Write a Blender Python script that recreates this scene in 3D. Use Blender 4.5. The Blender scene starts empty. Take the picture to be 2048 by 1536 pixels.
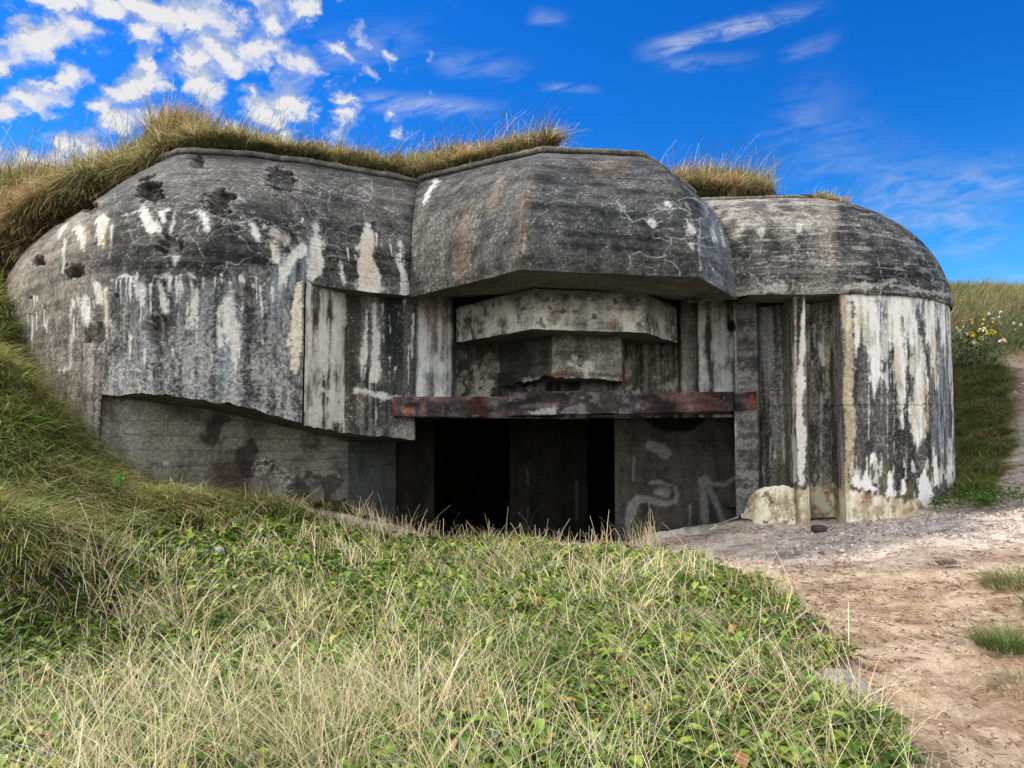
import bpy, math, random
import numpy as np
random.seed(7); rng = np.random.default_rng(11)
scene = bpy.context.scene
COL = scene.collection
R = math.radians

# ------------------------------------------------------------------ camera geometry
F = 1479.0
TH = math.atan((860 - 768) / F)
CT, ST = math.cos(TH), math.sin(TH)
def P(px, py, Y):
    u = (px - 1024) / F; v = (768 - py) / F
    d = CT - v * ST
    return np.array([Y * u / d, Y, Y * (ST + v * CT) / d])
def proj(p):
    zc = p[..., 1] * CT + p[..., 2] * ST
    yc = -p[..., 1] * ST + p[..., 2] * CT
    zc = np.where(zc < 0.1, 0.1, zc)
    return 1024 + F * p[..., 0] / zc, 768 - F * yc / zc
def XY(px, Y, py=700): return tuple(P(px, py, Y)[:2])

# ------------------------------------------------------------------ noise
def _rot(ax, a):
    c, s_ = math.cos(a), math.sin(a); m = np.eye(3); i, j = [(1, 2), (2, 0), (0, 1)][ax]
    m[i, i] = c; m[j, j] = c; m[i, j] = -s_; m[j, i] = s_; return m
ROTZ = _rot(2, .73); ROT3 = _rot(0, .6) @ _rot(1, .9) @ _rot(2, .73)
def vnoise(p, seed=0):
    i = np.floor(p).astype(np.int64); f = p - i; f = f * f * (3 - 2 * f)
    def h(dx, dy, dz):
        n = ((i[:, 0] + dx) * 374761393 + (i[:, 1] + dy) * 668265263 + (i[:, 2] + dz) * 1442695041 + seed * 974634777) & 0xffffffff
        n = ((n ^ (n >> 13)) * 1274126177) & 0xffffffff
        n = ((n ^ (n >> 15)) * 668265263) & 0xffffffff
        return ((n ^ (n >> 16)) & 0xffff) / 65535.0
    fx, fy, fz = f[:, 0], f[:, 1], f[:, 2]
    a = h(0,0,0)*(1-fx)+h(1,0,0)*fx; b = h(0,1,0)*(1-fx)+h(1,1,0)*fx
    c = h(0,0,1)*(1-fx)+h(1,0,1)*fx; d = h(0,1,1)*(1-fx)+h(1,1,1)*fx
    return (a*(1-fy)+b*fy)*(1-fz) + (c*(1-fy)+d*fy)*fz
def fbm(p, sc, seed=0, octv=4, gain=.5):
    iso = np.ndim(sc) == 0
    sc = np.array(sc, float) * np.ones(3); q = p * sc; t = 0; a = 1; n = 0
    for o in range(octv):
        q = q @ (ROT3 if iso else ROTZ)
        t = t + a * vnoise(q, seed + o * 17); n += a; a *= gain; q = q * 2.03 + 5.3
    return t / n
def ss(a, b, x):
    t = np.clip((x - a) / (b - a), 0, 1); return t * t * (3 - 2 * t)
def mixc(c, col, m):
    return c * (1 - m[:, None]) + np.array(col) * m[:, None]

# ------------------------------------------------------------------ mesh helpers
def link(o, parent=None):
    COL.objects.link(o)
    if parent is not None:
        o.parent = parent
        o.matrix_parent_inverse = parent.matrix_world.inverted()
    return o
def fast_mesh(name, V, Fc, mat, col=None, smooth=True, parent=None, tri=None):
    """V (n,3), Fc (m,k) quads or tris"""
    me = bpy.data.meshes.new(name)
    V = np.asarray(V, np.float32); Fc = np.asarray(Fc, np.int32)
    k = Fc.shape[1]
    me.vertices.add(len(V)); me.vertices.foreach_set('co', V.ravel())
    me.loops.add(Fc.size); me.loops.foreach_set('vertex_index', Fc.ravel())
    me.polygons.add(len(Fc)); me.polygons.foreach_set('loop_start', np.arange(0, Fc.size, k, dtype=np.int32))
    if smooth: me.polygons.foreach_set('use_smooth', np.ones(len(Fc), bool))
    me.update(calc_edges=True)
    if col is not None:
        a = me.attributes.new('Col', 'FLOAT_COLOR', 'POINT')
        c4 = np.ones((len(V), 4), np.float32); c4[:, :3] = col
        a.data.foreach_set('color', c4.ravel())
    me.materials.append(mat)
    o = bpy.data.objects.new(name, me)
    return link(o, parent)
def empty(name, loc):
    o = bpy.data.objects.new(name, None); o.location = loc
    COL.objects.link(o); bpy.context.view_layer.update()
    return o
def tag(o, label=None, cat=None, group=None, kind=None):
    if label: o['label'] = label
    if cat: o['category'] = cat
    if group: o['group'] = group
    if kind: o['kind'] = kind
    return o

def cr(C, u, smooth):
    C = np.asarray(C, float); k = len(C)
    i = np.clip(np.floor(u).astype(int), 0, k - 2); t = (u - i)[:, None]
    p1, p2 = C[i], C[i + 1]
    if not smooth: return p1 + (p2 - p1) * t
    p0 = np.where((i > 0)[:, None], C[np.maximum(i - 1, 0)], 2 * p1 - p2)
    p3 = np.where((i < k - 2)[:, None], C[np.minimum(i + 2, k - 1)], 2 * p2 - p1)
    return .5 * (2*p1 + (p2-p0)*t + (2*p0-5*p1+4*p2-p3)*t*t + (3*p1-p0-3*p2+p3)*t**3)
def cols(B, T, sp):
    B = np.asarray(B, float); T = np.asarray(T, float); u = [0.0]
    for i in range(len(B) - 1):
        L = max(np.linalg.norm(B[i+1]-B[i]), np.linalg.norm(T[i+1]-T[i])); n = max(1, math.ceil(L / sp))
        u += [i + (j + 1) / n for j in range(n)]
    return np.array(u)
LIN = lambda s: s
def POW(e): return lambda s: s ** e
def loft(B, T, sp=.02, prof=LIN, smooth=False, u=None, zlin=False):
    """grid rows from bottom line B to top line T; z linear in s, xy follows prof(s)"""
    if u is None: u = cols(B, T, sp)
    b = cr(B, u, smooth); t = cr(T, u, smooth)
    if zlin: b[:, 2] = cr(B, u, False)[:, 2]
    n = max(1, math.ceil(np.linalg.norm(t - b, axis=1).max() / sp))
    s = np.linspace(0, 1, n + 1)[:, None, None]; f = prof(s)
    g = np.empty((n + 1, len(u), 3))
    g[..., :2] = b[None, :, :2] + (t - b)[None, :, :2] * f
    g[..., 2] = b[None, :, 2] + (t - b)[None, :, 2] * s[..., 0]
    return g
def grid_faces(r, c, off=0):
    i = np.arange(r * c).reshape(r, c) + off
    return np.stack([i[:-1, :-1], i[:-1, 1:], i[1:, 1:], i[1:, :-1]], -1).reshape(-1, 4)
def poly_fill(pts, sp=.03):
    """horizontal-ish convex polygon as a fan grid"""
    pts = np.asarray(pts, float); c = pts.mean(0)
    B = np.vstack([pts, pts[:1]]); T = np.tile(c, (len(B), 1)) + (B - c) * 1e-3
    return loft(B, T, sp)

# ------------------------------------------------------------------ stains: capsules in photo pixels, stored on the surface
def caps(px, py, L, wob, soft=3.0):
    """L: list of (x0,y0,r0,x1,y1,r1); mask 0..1"""
    m = np.zeros(len(px))
    for (x0, y0, r0, x1, y1, r1) in L:
        rm = max(r0, r1) + 14
        b = (px > min(x0, x1) - rm) & (px < max(x0, x1) + rm) & (py > min(y0, y1) - rm) & (py < max(y0, y1) + rm)
        if not b.any(): continue
        X, Y = px[b], py[b]; dx, dy = x1 - x0, y1 - y0; ll = dx*dx + dy*dy + 1e-6
        t = np.clip(((X - x0)*dx + (Y - y0)*dy) / ll, 0, 1)
        d = np.hypot(X - x0 - t*dx, Y - y0 - t*dy); r = r0 + (r1 - r0) * t
        w = wob[b]
        m[b] = np.maximum(m[b], 1 - ss(-soft, soft, d - r - w * np.minimum(r * .9 + 1.5, 11)))
    return m
def frag(m, n, k=.75, lo=.34, hi=.72):
    """break a stain up with noise so that it frays and has holes"""
    return ss(lo, hi, m * .9 + (n - .5) * k) * (m > .01)
def drip(x0, y0, r0, *rest):
    out = []; pts = [(x0, y0, r0)] + [tuple(rest[i:i+3]) for i in range(0, len(rest), 3)]
    for a, b in zip(pts[:-1], pts[1:]): out.append(a + b)
    return out
def D(*args):
    out = []
    for a in args: out += drip(*a)
    return out

WHITE = D((290,425,10,305,455,15),(298,440,6,300,470,3),(322,428,7,328,440,6),(404,425,8,414,450,11,416,462,6),(352,418,3,342,466,3),
 (349,478,8,349,505,11,350,528,4),(506,448,6,514,472,8,514,484,3),(244,432,1,268,424,2,296,417,1.5),(322,424,1.5,345,417,2,372,426,1.5),(372,426,1.5,398,418,2),(416,428,1,470,447,1.5,506,440,1),
 (548,470,9,575,478,12),(548,480,8,552,522,6),(632,452,5,634,490,14,628,545,16),(600,500,14,570,540,10),
 (680,522,4,684,548,8,690,566,5),(734,456,9,732,500,17,737,560,23,736,572,24),(800,482,4,802,530,8,808,588,8),(684,564,3,766,578,3),
 (128,450,6,118,475,4),(160,460,13,166,495,5),(205,442,12,201,485,8),(128,478,3,126,545,3),(224,450,3,219,515,2),
 (165,598,8,170,625,11,174,650,5),(195,570,8,200,600,9),(212,580,4,213,680,3),(145,600,2,143,680,2.5,140,735,2),
 (262,556,4,286,602,6),(283,570,7,284,606,7),(320,570,8,326,600,10,330,625,6),(222,562,1.5,250,551,3,276,556,2),(300,550,2,322,555,3,338,549,2),(352,556,2,378,548,2.5,392,556,1.5),(340,556,7,338,580,5),
 (378,550,2,386,584,2),(393,585,6,386,630,9,384,655,9),(438,628,6,440,660,8,440,690,4),(466,585,7,458,620,16,456,655,15),(460,650,15,470,690,12,467,722,4),
 (347,640,3,345,660,6,336,690,3),(120,740,5,132,738,4))
CREAM = D((600,566,7,592,620,12,591,690,13,588,735,9,588,755,3))
GREYBLUE = D((412,575,4,414,700,4,416,800,5),(560,560,22,556,640,16),(470,560,8,440,800,10),(600,505,26,590,570,24))
TAN_L = D((170,462,9,166,500,4),(210,450,9,205,490,5),(548,472,8,556,500,6),(212,585,5,213,660,4),(737,480,12,737,560,16))
WHITE_P = D((690,576,4,690,650,3),(672,600,5,670,700,7),(655,640,6,652,760,5),(645,780,10,672,795,12),(668,815,16,676,835,12),(750,610,8,752,760,10),(735,620,5,730,720,6),(712,780,7,800,800,8))
WHITE_R = D((1705,598,9,1760,596,10,1905,600,10),(1735,620,26,1748,690,19,1752,750,13,1748,795,3),(1715,610,13,1718,650,11,1714,690,4),(1780,620,20,1795,690,17,1803,760,11,1804,855,4),
 (1815,620,15,1832,680,14,1838,760,15,1838,850,17,1836,900,4),(1858,606,13,1866,690,13,1872,775,4),(1888,605,9,1889,680,8,1890,730,3),(1702,610,6,1695,650,8),
 (1850,940,2,1849,965,9,1850,992,18),(1780,945,2,1780,965,5,1782,984,10),(1733,912,2,1733,950,4,1732,970,10),(1745,910,4,1738,935,3),(1806,960,2,1807,985,5),(1873,915,2,1872,965,4),
 (1900,880,3,1902,965,8),(1710,955,5,1712,970,5,1752,978,4),(1768,755,4,1769,745,3),(1500,596,2,1700,592,2),(1885,900,2,1880,960,4))
PALE_R = D((1880,610,16,1878,700,16,1884,820,13,1888,930,9),(1760,610,40,1820,610,40))
TAN_R = D((1702,640,7,1697,700,9,1696,800,11,1700,900,9,1703,965,8),(1662,668,5,1656,720,6,1654,790,3),(1690,930,8,1694,975,10),(1685,600,7,1690,650,6))
RIDGE = D((1612,590,7,1606,640,4,1606,690,6,1600,760,8,1600,850,9,1599,905,9,1602,965,6),(1590,640,2,1587,860,4,1590,960,6),(1640,690,3,1648,730,5))
CANW = D((872,362,8,858,385,8,848,410,5),(1378,450,9,1384,460,9),(1300,442,7,1310,450,6),(1330,408,5,1340,410,4),(1440,448,3,1447,492,4),(1400,540,3,1398,440,3),(1385,500,5,1382,490,5),(1420,530,3,1430,545,2),(1425,445,2,1428,480,6))
CANT = D((940,420,18,930,480,24,925,545,22),(1062,350,9,1048,430,13,1042,535,11),(1000,360,12,985,420,12),(1142,515,4,1143,540,4),(1240,330,20,1200,340,20))
RUST = D((1036,625,6,1037,636,3),(1108,630,9,1104,642,8),(1162,648,8,1150,656,6),(1230,648,9,1220,654,8),(1285,655,5,1280,650,5),(955,640,4,956,645,3),(650,765,8,650,785,6),(656,625,5,656,640,3),
 (668,632,4,668,642,3),(268,770,4,272,780,6),(518,780,4,520,795,3),(482,790,4,483,802,4),(725,790,7,727,800,5),(870,600,4,872,700,3),(855,610,5,858,660,4),(888,640,3,884,720,3),(1530,610,4,1560,615,3),(1595,640,3,1596,650,3),
 (1510,790,7,1512,805,7),(1516,815,3,1518,850,4),(1700,905,4,1703,920,3),(592,780,4,592,800,3),(620,780,9,624,810,5),(1250,765,5,1256,760,5))
GRAF = D((1258,1075,5,1256,1040,6,1262,1010,6,1275,998,8),(1275,998,8,1300,1000,7,1330,1008,6,1350,1002,5,1355,990,4,1350,976,3),(1262,1040,4,1275,1000,6),(1300,966,3,1320,964,4,1340,972,3),(1330,985,11,1315,985,8),
 (1405,960,8,1408,1000,9,1410,1040,8),(1412,970,7,1430,1000,6,1445,1040,5),(1410,955,5,1425,968,4,1450,968,4,1470,955,3),(1300,890,9,1330,905,12,1325,895,9),(1268,915,2,1266,960,2),(1380,1010,2,1379,1050,2))
GRAF_IN = D((1055,940,2,1056,968,2),(1056,1015,2,1055,1045,2),(1153,965,2,1154,1040,2))

_rs = random.Random(5)
def thin(n, x0, x1, y0, y1, l0, l1, r0, r1, up=False):
    out = []
    for _ in range(n):
        x = _rs.uniform(x0, x1); y = _rs.uniform(y0, y1); l = l0 + (l1 - l0) * _rs.random() ** 2; r = _rs.uniform(r0, r1)
        out.append((x, y, r * 1.2, x + _rs.uniform(-3, 3), y + l, r * .3) if not up else (x, y - l, r * .2, x + _rs.uniform(-3, 3), y, r * 1.3))
    return out
THIN_L = thin(34, 228, 600, 548, 575, 15, 90, 1, 3) + thin(26, 30, 230, 590, 640, 10, 80, .8, 2) + thin(26, 240, 600, 600, 720, 15, 80, .8, 2.5) + thin(14, 480, 800, 430, 500, 10, 60, .8, 2.5)
THIN_R = thin(46, 1700, 1908, 590, 615, 30, 330, 1.2, 4) + thin(36, 1700, 1908, 930, 1000, 15, 70, 1, 4, True) + thin(20, 1525, 1690, 600, 800, 30, 250, .8, 2.2) + thin(14, 1525, 1690, 900, 960, 20, 90, .8, 2, True)
THIN_P = thin(30, 612, 900, 585, 760, 20, 150, .8, 2.5) + thin(20, 1396, 1470, 620, 760, 20, 120, .8, 2.5)
def plz(px):
    return np.interp(px, [1486, 1500, 1530, 1567, 1590, 1620, 1660, 1700, 1760, 1830, 1880], [1032, 996, 979, 972, 980, 972, 966, 984, 990, 1002, 1012])
def walks(n, x0, x1, y0, y1, r):
    out = []
    for _ in range(n):
        x, y = _rs.uniform(x0, x1), _rs.uniform(y0, y1); a = _rs.choice([0, 1.57, 3.14, 4.71]) + _rs.uniform(-.5, .5)
        for _k in range(_rs.randint(3, 7)):
            l = _rs.uniform(9, 26); nx, ny = x + l * math.cos(a), y + l * math.sin(a) * .8
            out.append((x, y, r * _rs.uniform(.3, 1), nx, ny, r * _rs.uniform(.3, 1))); x, y = nx, ny; a += _rs.choice([-1.2, -.5, .4, .6, 1.3])
    return out
MAPCR = walks(24, 470, 790, 375, 520, 1.0) + walks(12, 230, 470, 400, 470, .9) + walks(8, 240, 600, 550, 600, .9) + walks(10, 60, 230, 560, 640, .7)
CANCR = walks(13, 1320, 1390, 400, 530, 1.1) + walks(6, 1060, 1330, 330, 520, .6)
DOMCR = walks(6, 1680, 1890, 500, 580, 1.0) + walks(6, 1440, 1660, 420, 570, .8)
def crack_lines(p, sc, seed, width):
    n = fbm(p, sc, seed, 3, .55); return 1 - ss(0, width, np.abs(n - .5))

def concrete_color(p, part):
    """albedo of weathered board-marked concrete with some light and shade painted in, one value per vertex"""
    px, py = proj(p); N = len(p)
    wob = (fbm(p, (9, 9, 4), 3, 3) - .5) * 2 + (fbm(p, (40, 40, 30), 5, 2) - .5)
    big = fbm(p, (.9, .9, .7), 21, 4); mid = fbm(p, (5, 5, 3.5), 31, 4, .6)
    streak = fbm(p, (9, 9, .55), 41, 4, .6); fine = fbm(p, 38, 51, 2)
    streak2 = fbm(p, (22, 22, 1.3), 43, 3, .6)
    board = fbm(p, (.9, .9, 11), 61, 3, .6)
    speck = ss(.70, .80, vnoise((p * 60) @ ROT3, 71) * .6 + mid * .45)
    fr = .55 * fbm(p, (16, 16, 9), 45, 4, .65) + .45 * streak2
    dark = np.array([.012, .014, .017]); grey = np.array([.115, .112, .105])
    t = ss(.36, .70, .34 * mid + .42 * board + .18 * fine + .2 * big - .03)
    def base(lo, hi, tt=None): return np.array(lo) + (np.array(hi) - np.array(lo)) * (t if tt is None else tt)[:, None]
    if part == 'dome':
        c = base(dark, grey * .95)
        low = ss(545, 590, py); ts = ss(.34, .66, .5 * streak + .28 * fine + .25 * mid)
        fade = ss(560, 800, py)
        c = c * (1 - low[:, None]) + low[:, None] * (base([.034, .036, .040], [.30, .30, .305], np.clip(ts * (.5 + .55 * fade), 0, 1)))
        fl = 1 - ss(150, 235, px)
        c = c * (1 - .75 * fl[:, None]) + .75 * fl[:, None] * base([.075, .066, .053], [.24, .215, .175])  # left flank painted lighter and browner, side sunlight put into the colour
        topc = ss(470, 330, py) * .35
        c = mixc(c, [.10, .10, .097], topc * (1 - .4 * mid))
        ck = crack_lines(p, (2.6, 2.6, 2.2), 81, .009) * ss(.42, .56, fbm(p, .8, 82, 2)) * ss(300, 380, py) * (1 - ss(540, 600, py)) * ss(230, 330, px)
        c = mixc(c, [.40, .41, .40], ck * .6)
        c = mixc(c, [.36, .37, .365], caps(px, py, MAPCR, wob * .12, 1.0) * .5)
        c = mixc(c, [.24, .29, .34], caps(px, py, GREYBLUE, wob, 14) * ss(.35, .65, streak2) * .6)
        c = mixc(c, [.46, .47, .47], speck * .38)
        c = mixc(c, [.55, .55, .54], frag(caps(px, py, THIN_L, wob, 3), fr, 1.0) * .7)
        c = mixc(c, [.54, .535, .51], frag(caps(px, py, WHITE, wob, 9), fr, 1.0, .28, .86) * (.7 + .5 * (mid - .3)).clip(0, 1))
        c = mixc(c, [.30, .31, .32], frag(caps(px, py + 12, WHITE, wob * 1.5, 16), streak, 1.1, .45, .9) * .35)
        c = mixc(c, [.45, .37, .27], caps(px, py, TAN_L, wob, 8) * .45)
        c = mixc(c, [.49, .46, .395], frag(caps(px, py, CREAM, wob, 6), fr, .6) * (.55 + .8 * fine * mid * 2).clip(0, 1))
        c = mixc(c, [.45, .30, .14], caps(px, py, CREAM, wob) * ss(.55, .7, mid) * .4)
    elif part == 'cheek':
        ts = ss(.32, .68, .6 * streak + .3 * mid + .12 * fine)
        c = base([.03, .032, .034], [.16, .16, .155], ts)
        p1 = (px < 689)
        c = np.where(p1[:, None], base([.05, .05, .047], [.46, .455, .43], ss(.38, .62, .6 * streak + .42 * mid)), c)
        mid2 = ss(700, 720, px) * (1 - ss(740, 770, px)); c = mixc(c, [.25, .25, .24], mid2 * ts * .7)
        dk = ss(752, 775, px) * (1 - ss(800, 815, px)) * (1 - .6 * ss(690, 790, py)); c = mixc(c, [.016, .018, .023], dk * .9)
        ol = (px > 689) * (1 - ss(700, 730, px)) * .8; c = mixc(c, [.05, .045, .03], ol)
        ck = crack_lines(p, (3.5, 3.5, 6), 83, .012) * ss(770, 800, py) * (~p1); c = mixc(c, [.32, .33, .31], ck * .6)
        pur = ss(.55, .7, fbm(p, (4, 4, 1.2), 88, 3)) * p1; c = mixc(c, [.06, .035, .04], pur * .7)
        c = mixc(c, [.5, .5, .48], frag(caps(px, py, THIN_P, wob, 3), fr, 1.0) * .7)
        c = mixc(c, [.5, .5, .48], frag(caps(px, py, WHITE_P, wob, 10), fr, 1.0) * .8)
        lowd = ss(830, 870, py); c = mixc(c, [.24, .23, .2], lowd * ss(.4, .6, mid) * .6)
        c = mixc(c, [.45, .46, .46], speck * .5)
    elif part == 'backwall':
        ts = ss(.38, .64, .55 * streak + .4 * mid)
        c = base([.05, .05, .043], [.19, .188, .165], ts)
        lw = ss(812, 834, px) * (1 - ss(898, 908, px)); c = c * (1 - lw[:, None]) + lw[:, None] * base([.12, .13, .135], [.52, .54, .55], ss(.3, .6, streak * .6 + mid * .4))
        rw = ss(1388, 1400, px) * (1 - ss(1462, 1474, px)); c = c * (1 - rw[:, None]) + rw[:, None] * base([.06, .062, .06], [.48, .50, .50], ss(.36, .6, streak * .6 + mid * .4))
        r2 = ss(1350, 1358, px) * (1 - ss(1380, 1392, px)) * ss(680, 760, py); c = mixc(c, [.3, .3, .27], r2 * ts * .9)
        pr = ss(1471, 1476, px); c = c * (1 - pr[:, None]) + pr[:, None] * base([.04, .042, .044], [.16, .158, .152])
        fl = ss(.52, .62, fbm(p, (7, 7, 5), 95, 4, .6)) * ss(660, 780, py) * ss(905, 912, px) * (1 - ss(1395, 1402, px)); c = mixc(c, [.38, .37, .33], fl * .75)
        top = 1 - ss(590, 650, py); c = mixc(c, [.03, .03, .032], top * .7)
        pj = np.zeros(N)
        for x in (1282, 1322, 1358, 1395, 1000, 1050): pj = np.maximum(pj, 1 - ss(.6, 1.8, np.abs(px - x)))
        c = mixc(c, [.012, .012, .012], pj * .8)
        c = mixc(c, [.012, .012, .014], np.maximum(caps(px, py, D((1462,648,8,1464,655,8),(818,650,7,822,655,6)), wob * .3, 2), 0))
        c = mixc(c, [.45, .45, .42], speck * .4)
    elif part == 'visor':
        c = base([.08, .08, .075], [.44, .43, .40], ss(.3, .62, .4 * mid + .35 * board + .3 * big))
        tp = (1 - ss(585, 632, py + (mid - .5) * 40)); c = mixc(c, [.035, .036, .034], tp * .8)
        rt = ss(1286, 1294, px); c = mixc(c, [.13, .135, .13], rt * .6)
        c = mixc(c, [.5, .49, .46], ss(620, 650, py) * ss(.42, .6, mid) * .75)
        c = mixc(c, [.02, .02, .02], ss(.66, .72, fbm(p, 9, 97, 3)) * .7)
        sof = ss(688, 700, py) * 0; c = c * (1 - sof[:, None])
    elif part == 'mantlet':
        c = base([.075, .076, .068], [.24, .24, .215])
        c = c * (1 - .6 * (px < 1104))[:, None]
        c = mixc(c, [.45, .44, .41], caps(px, py, D((1140,728,4,1165,740,8),(1180,730,7,1185,735,5),(1050,762,4,1240,758,3),(1148,716,3,1150,720,3)), wob * 1.5, 5) * .8)
        c = mixc(c, [.15, .06, .04], caps(px, py, D((1100,752,4,1135,748,5),(1240,760,6,1246,755,5)), wob, 4) * .8)
    elif part == 'canopy':
        c = base([.012, .0135, .016], [.088, .089, .089])
        lf = 1 - ss(1040, 1058, px); c = c * (1 - .45 * lf[:, None]) + .45 * lf[:, None] * base([.022, .021, .020], [.12, .113, .10], ss(.3, .68, mid * .6 + fine * .4))  # left facet tinted warmer, low sun from the left painted in
        rf = ss(1395, 1402, px) * ss(470, 400, py) * 0 + ss(1397, 1404, px); c = c * (1 - .55 * rf[:, None]) + .55 * rf[:, None] * base([.07, .085, .10], [.20, .23, .25])  # right facet tinted lighter and bluer, skylight painted into the colour
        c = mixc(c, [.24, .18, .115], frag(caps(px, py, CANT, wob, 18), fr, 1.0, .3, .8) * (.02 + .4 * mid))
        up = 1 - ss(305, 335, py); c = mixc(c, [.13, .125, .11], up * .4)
        ck = crack_lines(p, (3, 3, 3), 85, .014) * ss(.42, .55, fbm(p, 1.1, 86, 2)) * ss(1260, 1330, px); c = mixc(c, [.42, .43, .42], ck * .75)
        c = mixc(c, [.42, .43, .42], caps(px, py, CANCR, wob * .12, 1.0) * .6)
        c = mixc(c, [.46, .46, .45], frag(caps(px, py, CANW, wob, 9), fr, 1.5, .42, .85) * .75)
        c = mixc(c, [.42, .42, .41], speck * .42)
        ed = ss(.5, .64, mid) * (np.maximum(1 - ss(2, 5, np.abs(px - (1040 + (540 - py) * .16))), 1 - ss(1, 4, np.abs(px - 1399)))) * ss(420, 460, py); c = mixc(c, [.4, .39, .36], ed * .6)
    elif part == 'rightdome':
        c = base([.014, .0155, .0175], [.105, .104, .10], ss(.34, .66, .35 * mid + .45 * board + .2 * fine))
        be = (1 - ss(1640, 1690, px)) * (1 - ss(440, 520, py + (big - .5) * 90)); c = c * (1 - .8 * be[:, None]) + .8 * be[:, None] * base([.075, .07, .062], [.28, .265, .235], ss(.35, .65, mid * .7 + board * .3))
        sm = (1 - ss(8, 30, np.abs(px - 1655))); c = mixc(c, [.17, .155, .125], sm * .55 * (.4 + mid))
        low = ss(545, 590, py) * (1 - ss(1690, 1720, px)); c = mixc(c, [.2, .19, .16], low * ss(.4, .6, mid) * .7)
        ln = ss(.60, .70, fbm(p, (3.5, 3.5, 26), 99, 3)) ; c = mixc(c, [.34, .34, .33], ln * .38)
        c = mixc(c, [.42, .41, .39], .75 * caps(px, py, D((1600,456,9,1598,460,8),(1522,464,8,1524,468,7),(1690,575,5,1760,570,6,1790,560,4),(1780,570,4,1900,590,5),(1560,575,9,1530,578,7)), wob * 1.3) * .75)
        c = mixc(c, [.34, .35, .345], caps(px, py, DOMCR, wob * .12, 1.0) * .4)
        ckk = crack_lines(p, (2.4, 2.4, 3), 87, .01) * ss(480, 520, py); c = mixc(c, [.4, .4, .39], ckk * .55)
        c = mixc(c, [.45, .45, .43], speck * .5)
    elif part == 'drum':
        ts = ss(.34, .66, .45 * streak + .3 * fine + .25 * mid)
        c = base([.024, .025, .027], [.12, .118, .115], ts)
        sp = px < 1690
        c = np.where(sp[:, None], base([.06, .061, .056], [.25, .245, .225], ts), c)
        pl = ss(1514, 1520, px) * (1 - ss(1545, 1567, px)); c = mixc(c, [.30, .32, .32], pl * ss(.35, .6, streak) * .85)
        dkl = ss(1592, 1594, px) * (1 - ss(1602, 1608, px)) * (1 - ss(640, 740, py)); c = mixc(c, [.014, .015, .018], dkl * .8)
        ol = ss(1535, 1550, px) * (1 - ss(1570, 1585, px)) * ss(880, 930, py); c = mixc(c, [.13, .11, .06], ol * .6)
        c = mixc(c, [.26, .29, .33], caps(px, py, PALE_R, wob, 12) * ss(.35, .6, streak2) * .8)
        c = mixc(c, [.13, .125, .06], ss(905, 940, py) * ss(1690, 1720, px) * ss(.5, .6, fbm(p, 4, 93, 3)) * .6)
        c = mixc(c, [.40, .40, .38], speck * .55)
        c = mixc(c, [.5, .51, .52], frag(caps(px, py, THIN_R, wob, 3.5), fr, 1.0) * .7)
        wr_ = frag(caps(px, py, WHITE_R, wob, 12), fr, 1.0, .3, .8)
        c = c * (1 - wr_[:, None]) + wr_[:, None] * (np.array([.36, .345, .31]) + np.array([.22, .235, .255]) * ss(.35, .6, .5 * mid + .5 * streak2)[:, None])
        c = mixc(c, [.44, .36, .24], wr_ * ss(.56, .68, fbm(p, (7, 7, .9), 119, 3)) * .5)
        c = mixc(c, [.45, .395, .295], frag(caps(px, py, TAN_R, wob, 8), fr, .9) * (.6 + .7 * (mid - .3)).clip(0, 1))
        c = mixc(c, [.68, .65, .58], frag(caps(px, py, RIDGE, wob, 6), fr, .9) * .9)
        ck = crack_lines(p, (2.2, 2.2, 2.2), 89, .007) * ss(760, 830, py); c = mixc(c, [.4, .4, .38], ck * .5)
        c = mixc(c, [.02, .02, .02], (1 - ss(.6, 1.6, np.abs(py - 810 - (mid - .5) * 10))) * .5 * (px > 1520))
        fl_ = ss(-3, 3, py - plz(px) - (wob * 9 + (streak2 - .5) * 22)) * (px > 1584)
        cb = base([.27, .22, .15], [.60, .56, .47], ss(.3, .62, .55 * mid + .45 * streak)); cb = mixc(cb, [.22, .13, .06], ss(.56, .7, fbm(p, (6, 6, 3), 101, 5, .65)) * .75); cb = mixc(cb, [.12, .12, .05], ss(.6, .72, fbm(p, (4, 4, 4), 103, 4)) * .5)
        c = c * (1 - fl_[:, None]) + cb * fl_[:, None]
        c = mixc(c, [.72, .71, .68], frag(caps(px, py, [q for q in WHITE_R if q[1] > 900], wob, 6), fr, .7) * .9)
    elif part == 'plinth':
        c = base([.30, .26, .19], [.58, .54, .45], ss(.3, .6, .7 * mid + .3 * fine))
        c = mixc(c, [.22, .14, .07], ss(.56, .72, fbm(p, (5, 5, 3), 101, 5, .65)) * .75)
        c = mixc(c, [.13, .12, .05], ss(.58, .72, fbm(p, (3, 3, 3), 103, 5, .65)) * .5)
        c = mixc(c, [.05, .03, .02], ss(.68, .74, fbm(p, 8, 105, 3)) * .7)
    elif part == 'recess':
        c = base([.055, .055, .046], [.20, .192, .168], ss(.32, .66, .5 * mid + .25 * board + .3 * big))
        c = mixc(c, [.28, .30, .31], (1 - ss(215, 330, px)) * ss(.42, .6, mid) * .6)
        c = mixc(c, [.055, .035, .03], ss(400, 440, px) * (1 - ss(490, 520, px)) * ss(900, 930, py) * .8)
        c = mixc(c, [.025, .025, .025], ss(.6, .68, fbm(p, 2.6, 107, 4)) * .75)
        c = mixc(c, [.36, .36, .32], caps(px, py, D((330,925,5,335,927,5),(258,862,4,262,864,3)), wob) * .7)
        c = mixc(c, [.3, .3, .28], caps(px, py, D((530,935,18,575,960,18)), wob * 1.5, 6) * ss(.5, .6, fine) * .6)
        c = mixc(c, [.055, .065, .07], ss(694, 697, px) * .75)
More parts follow.
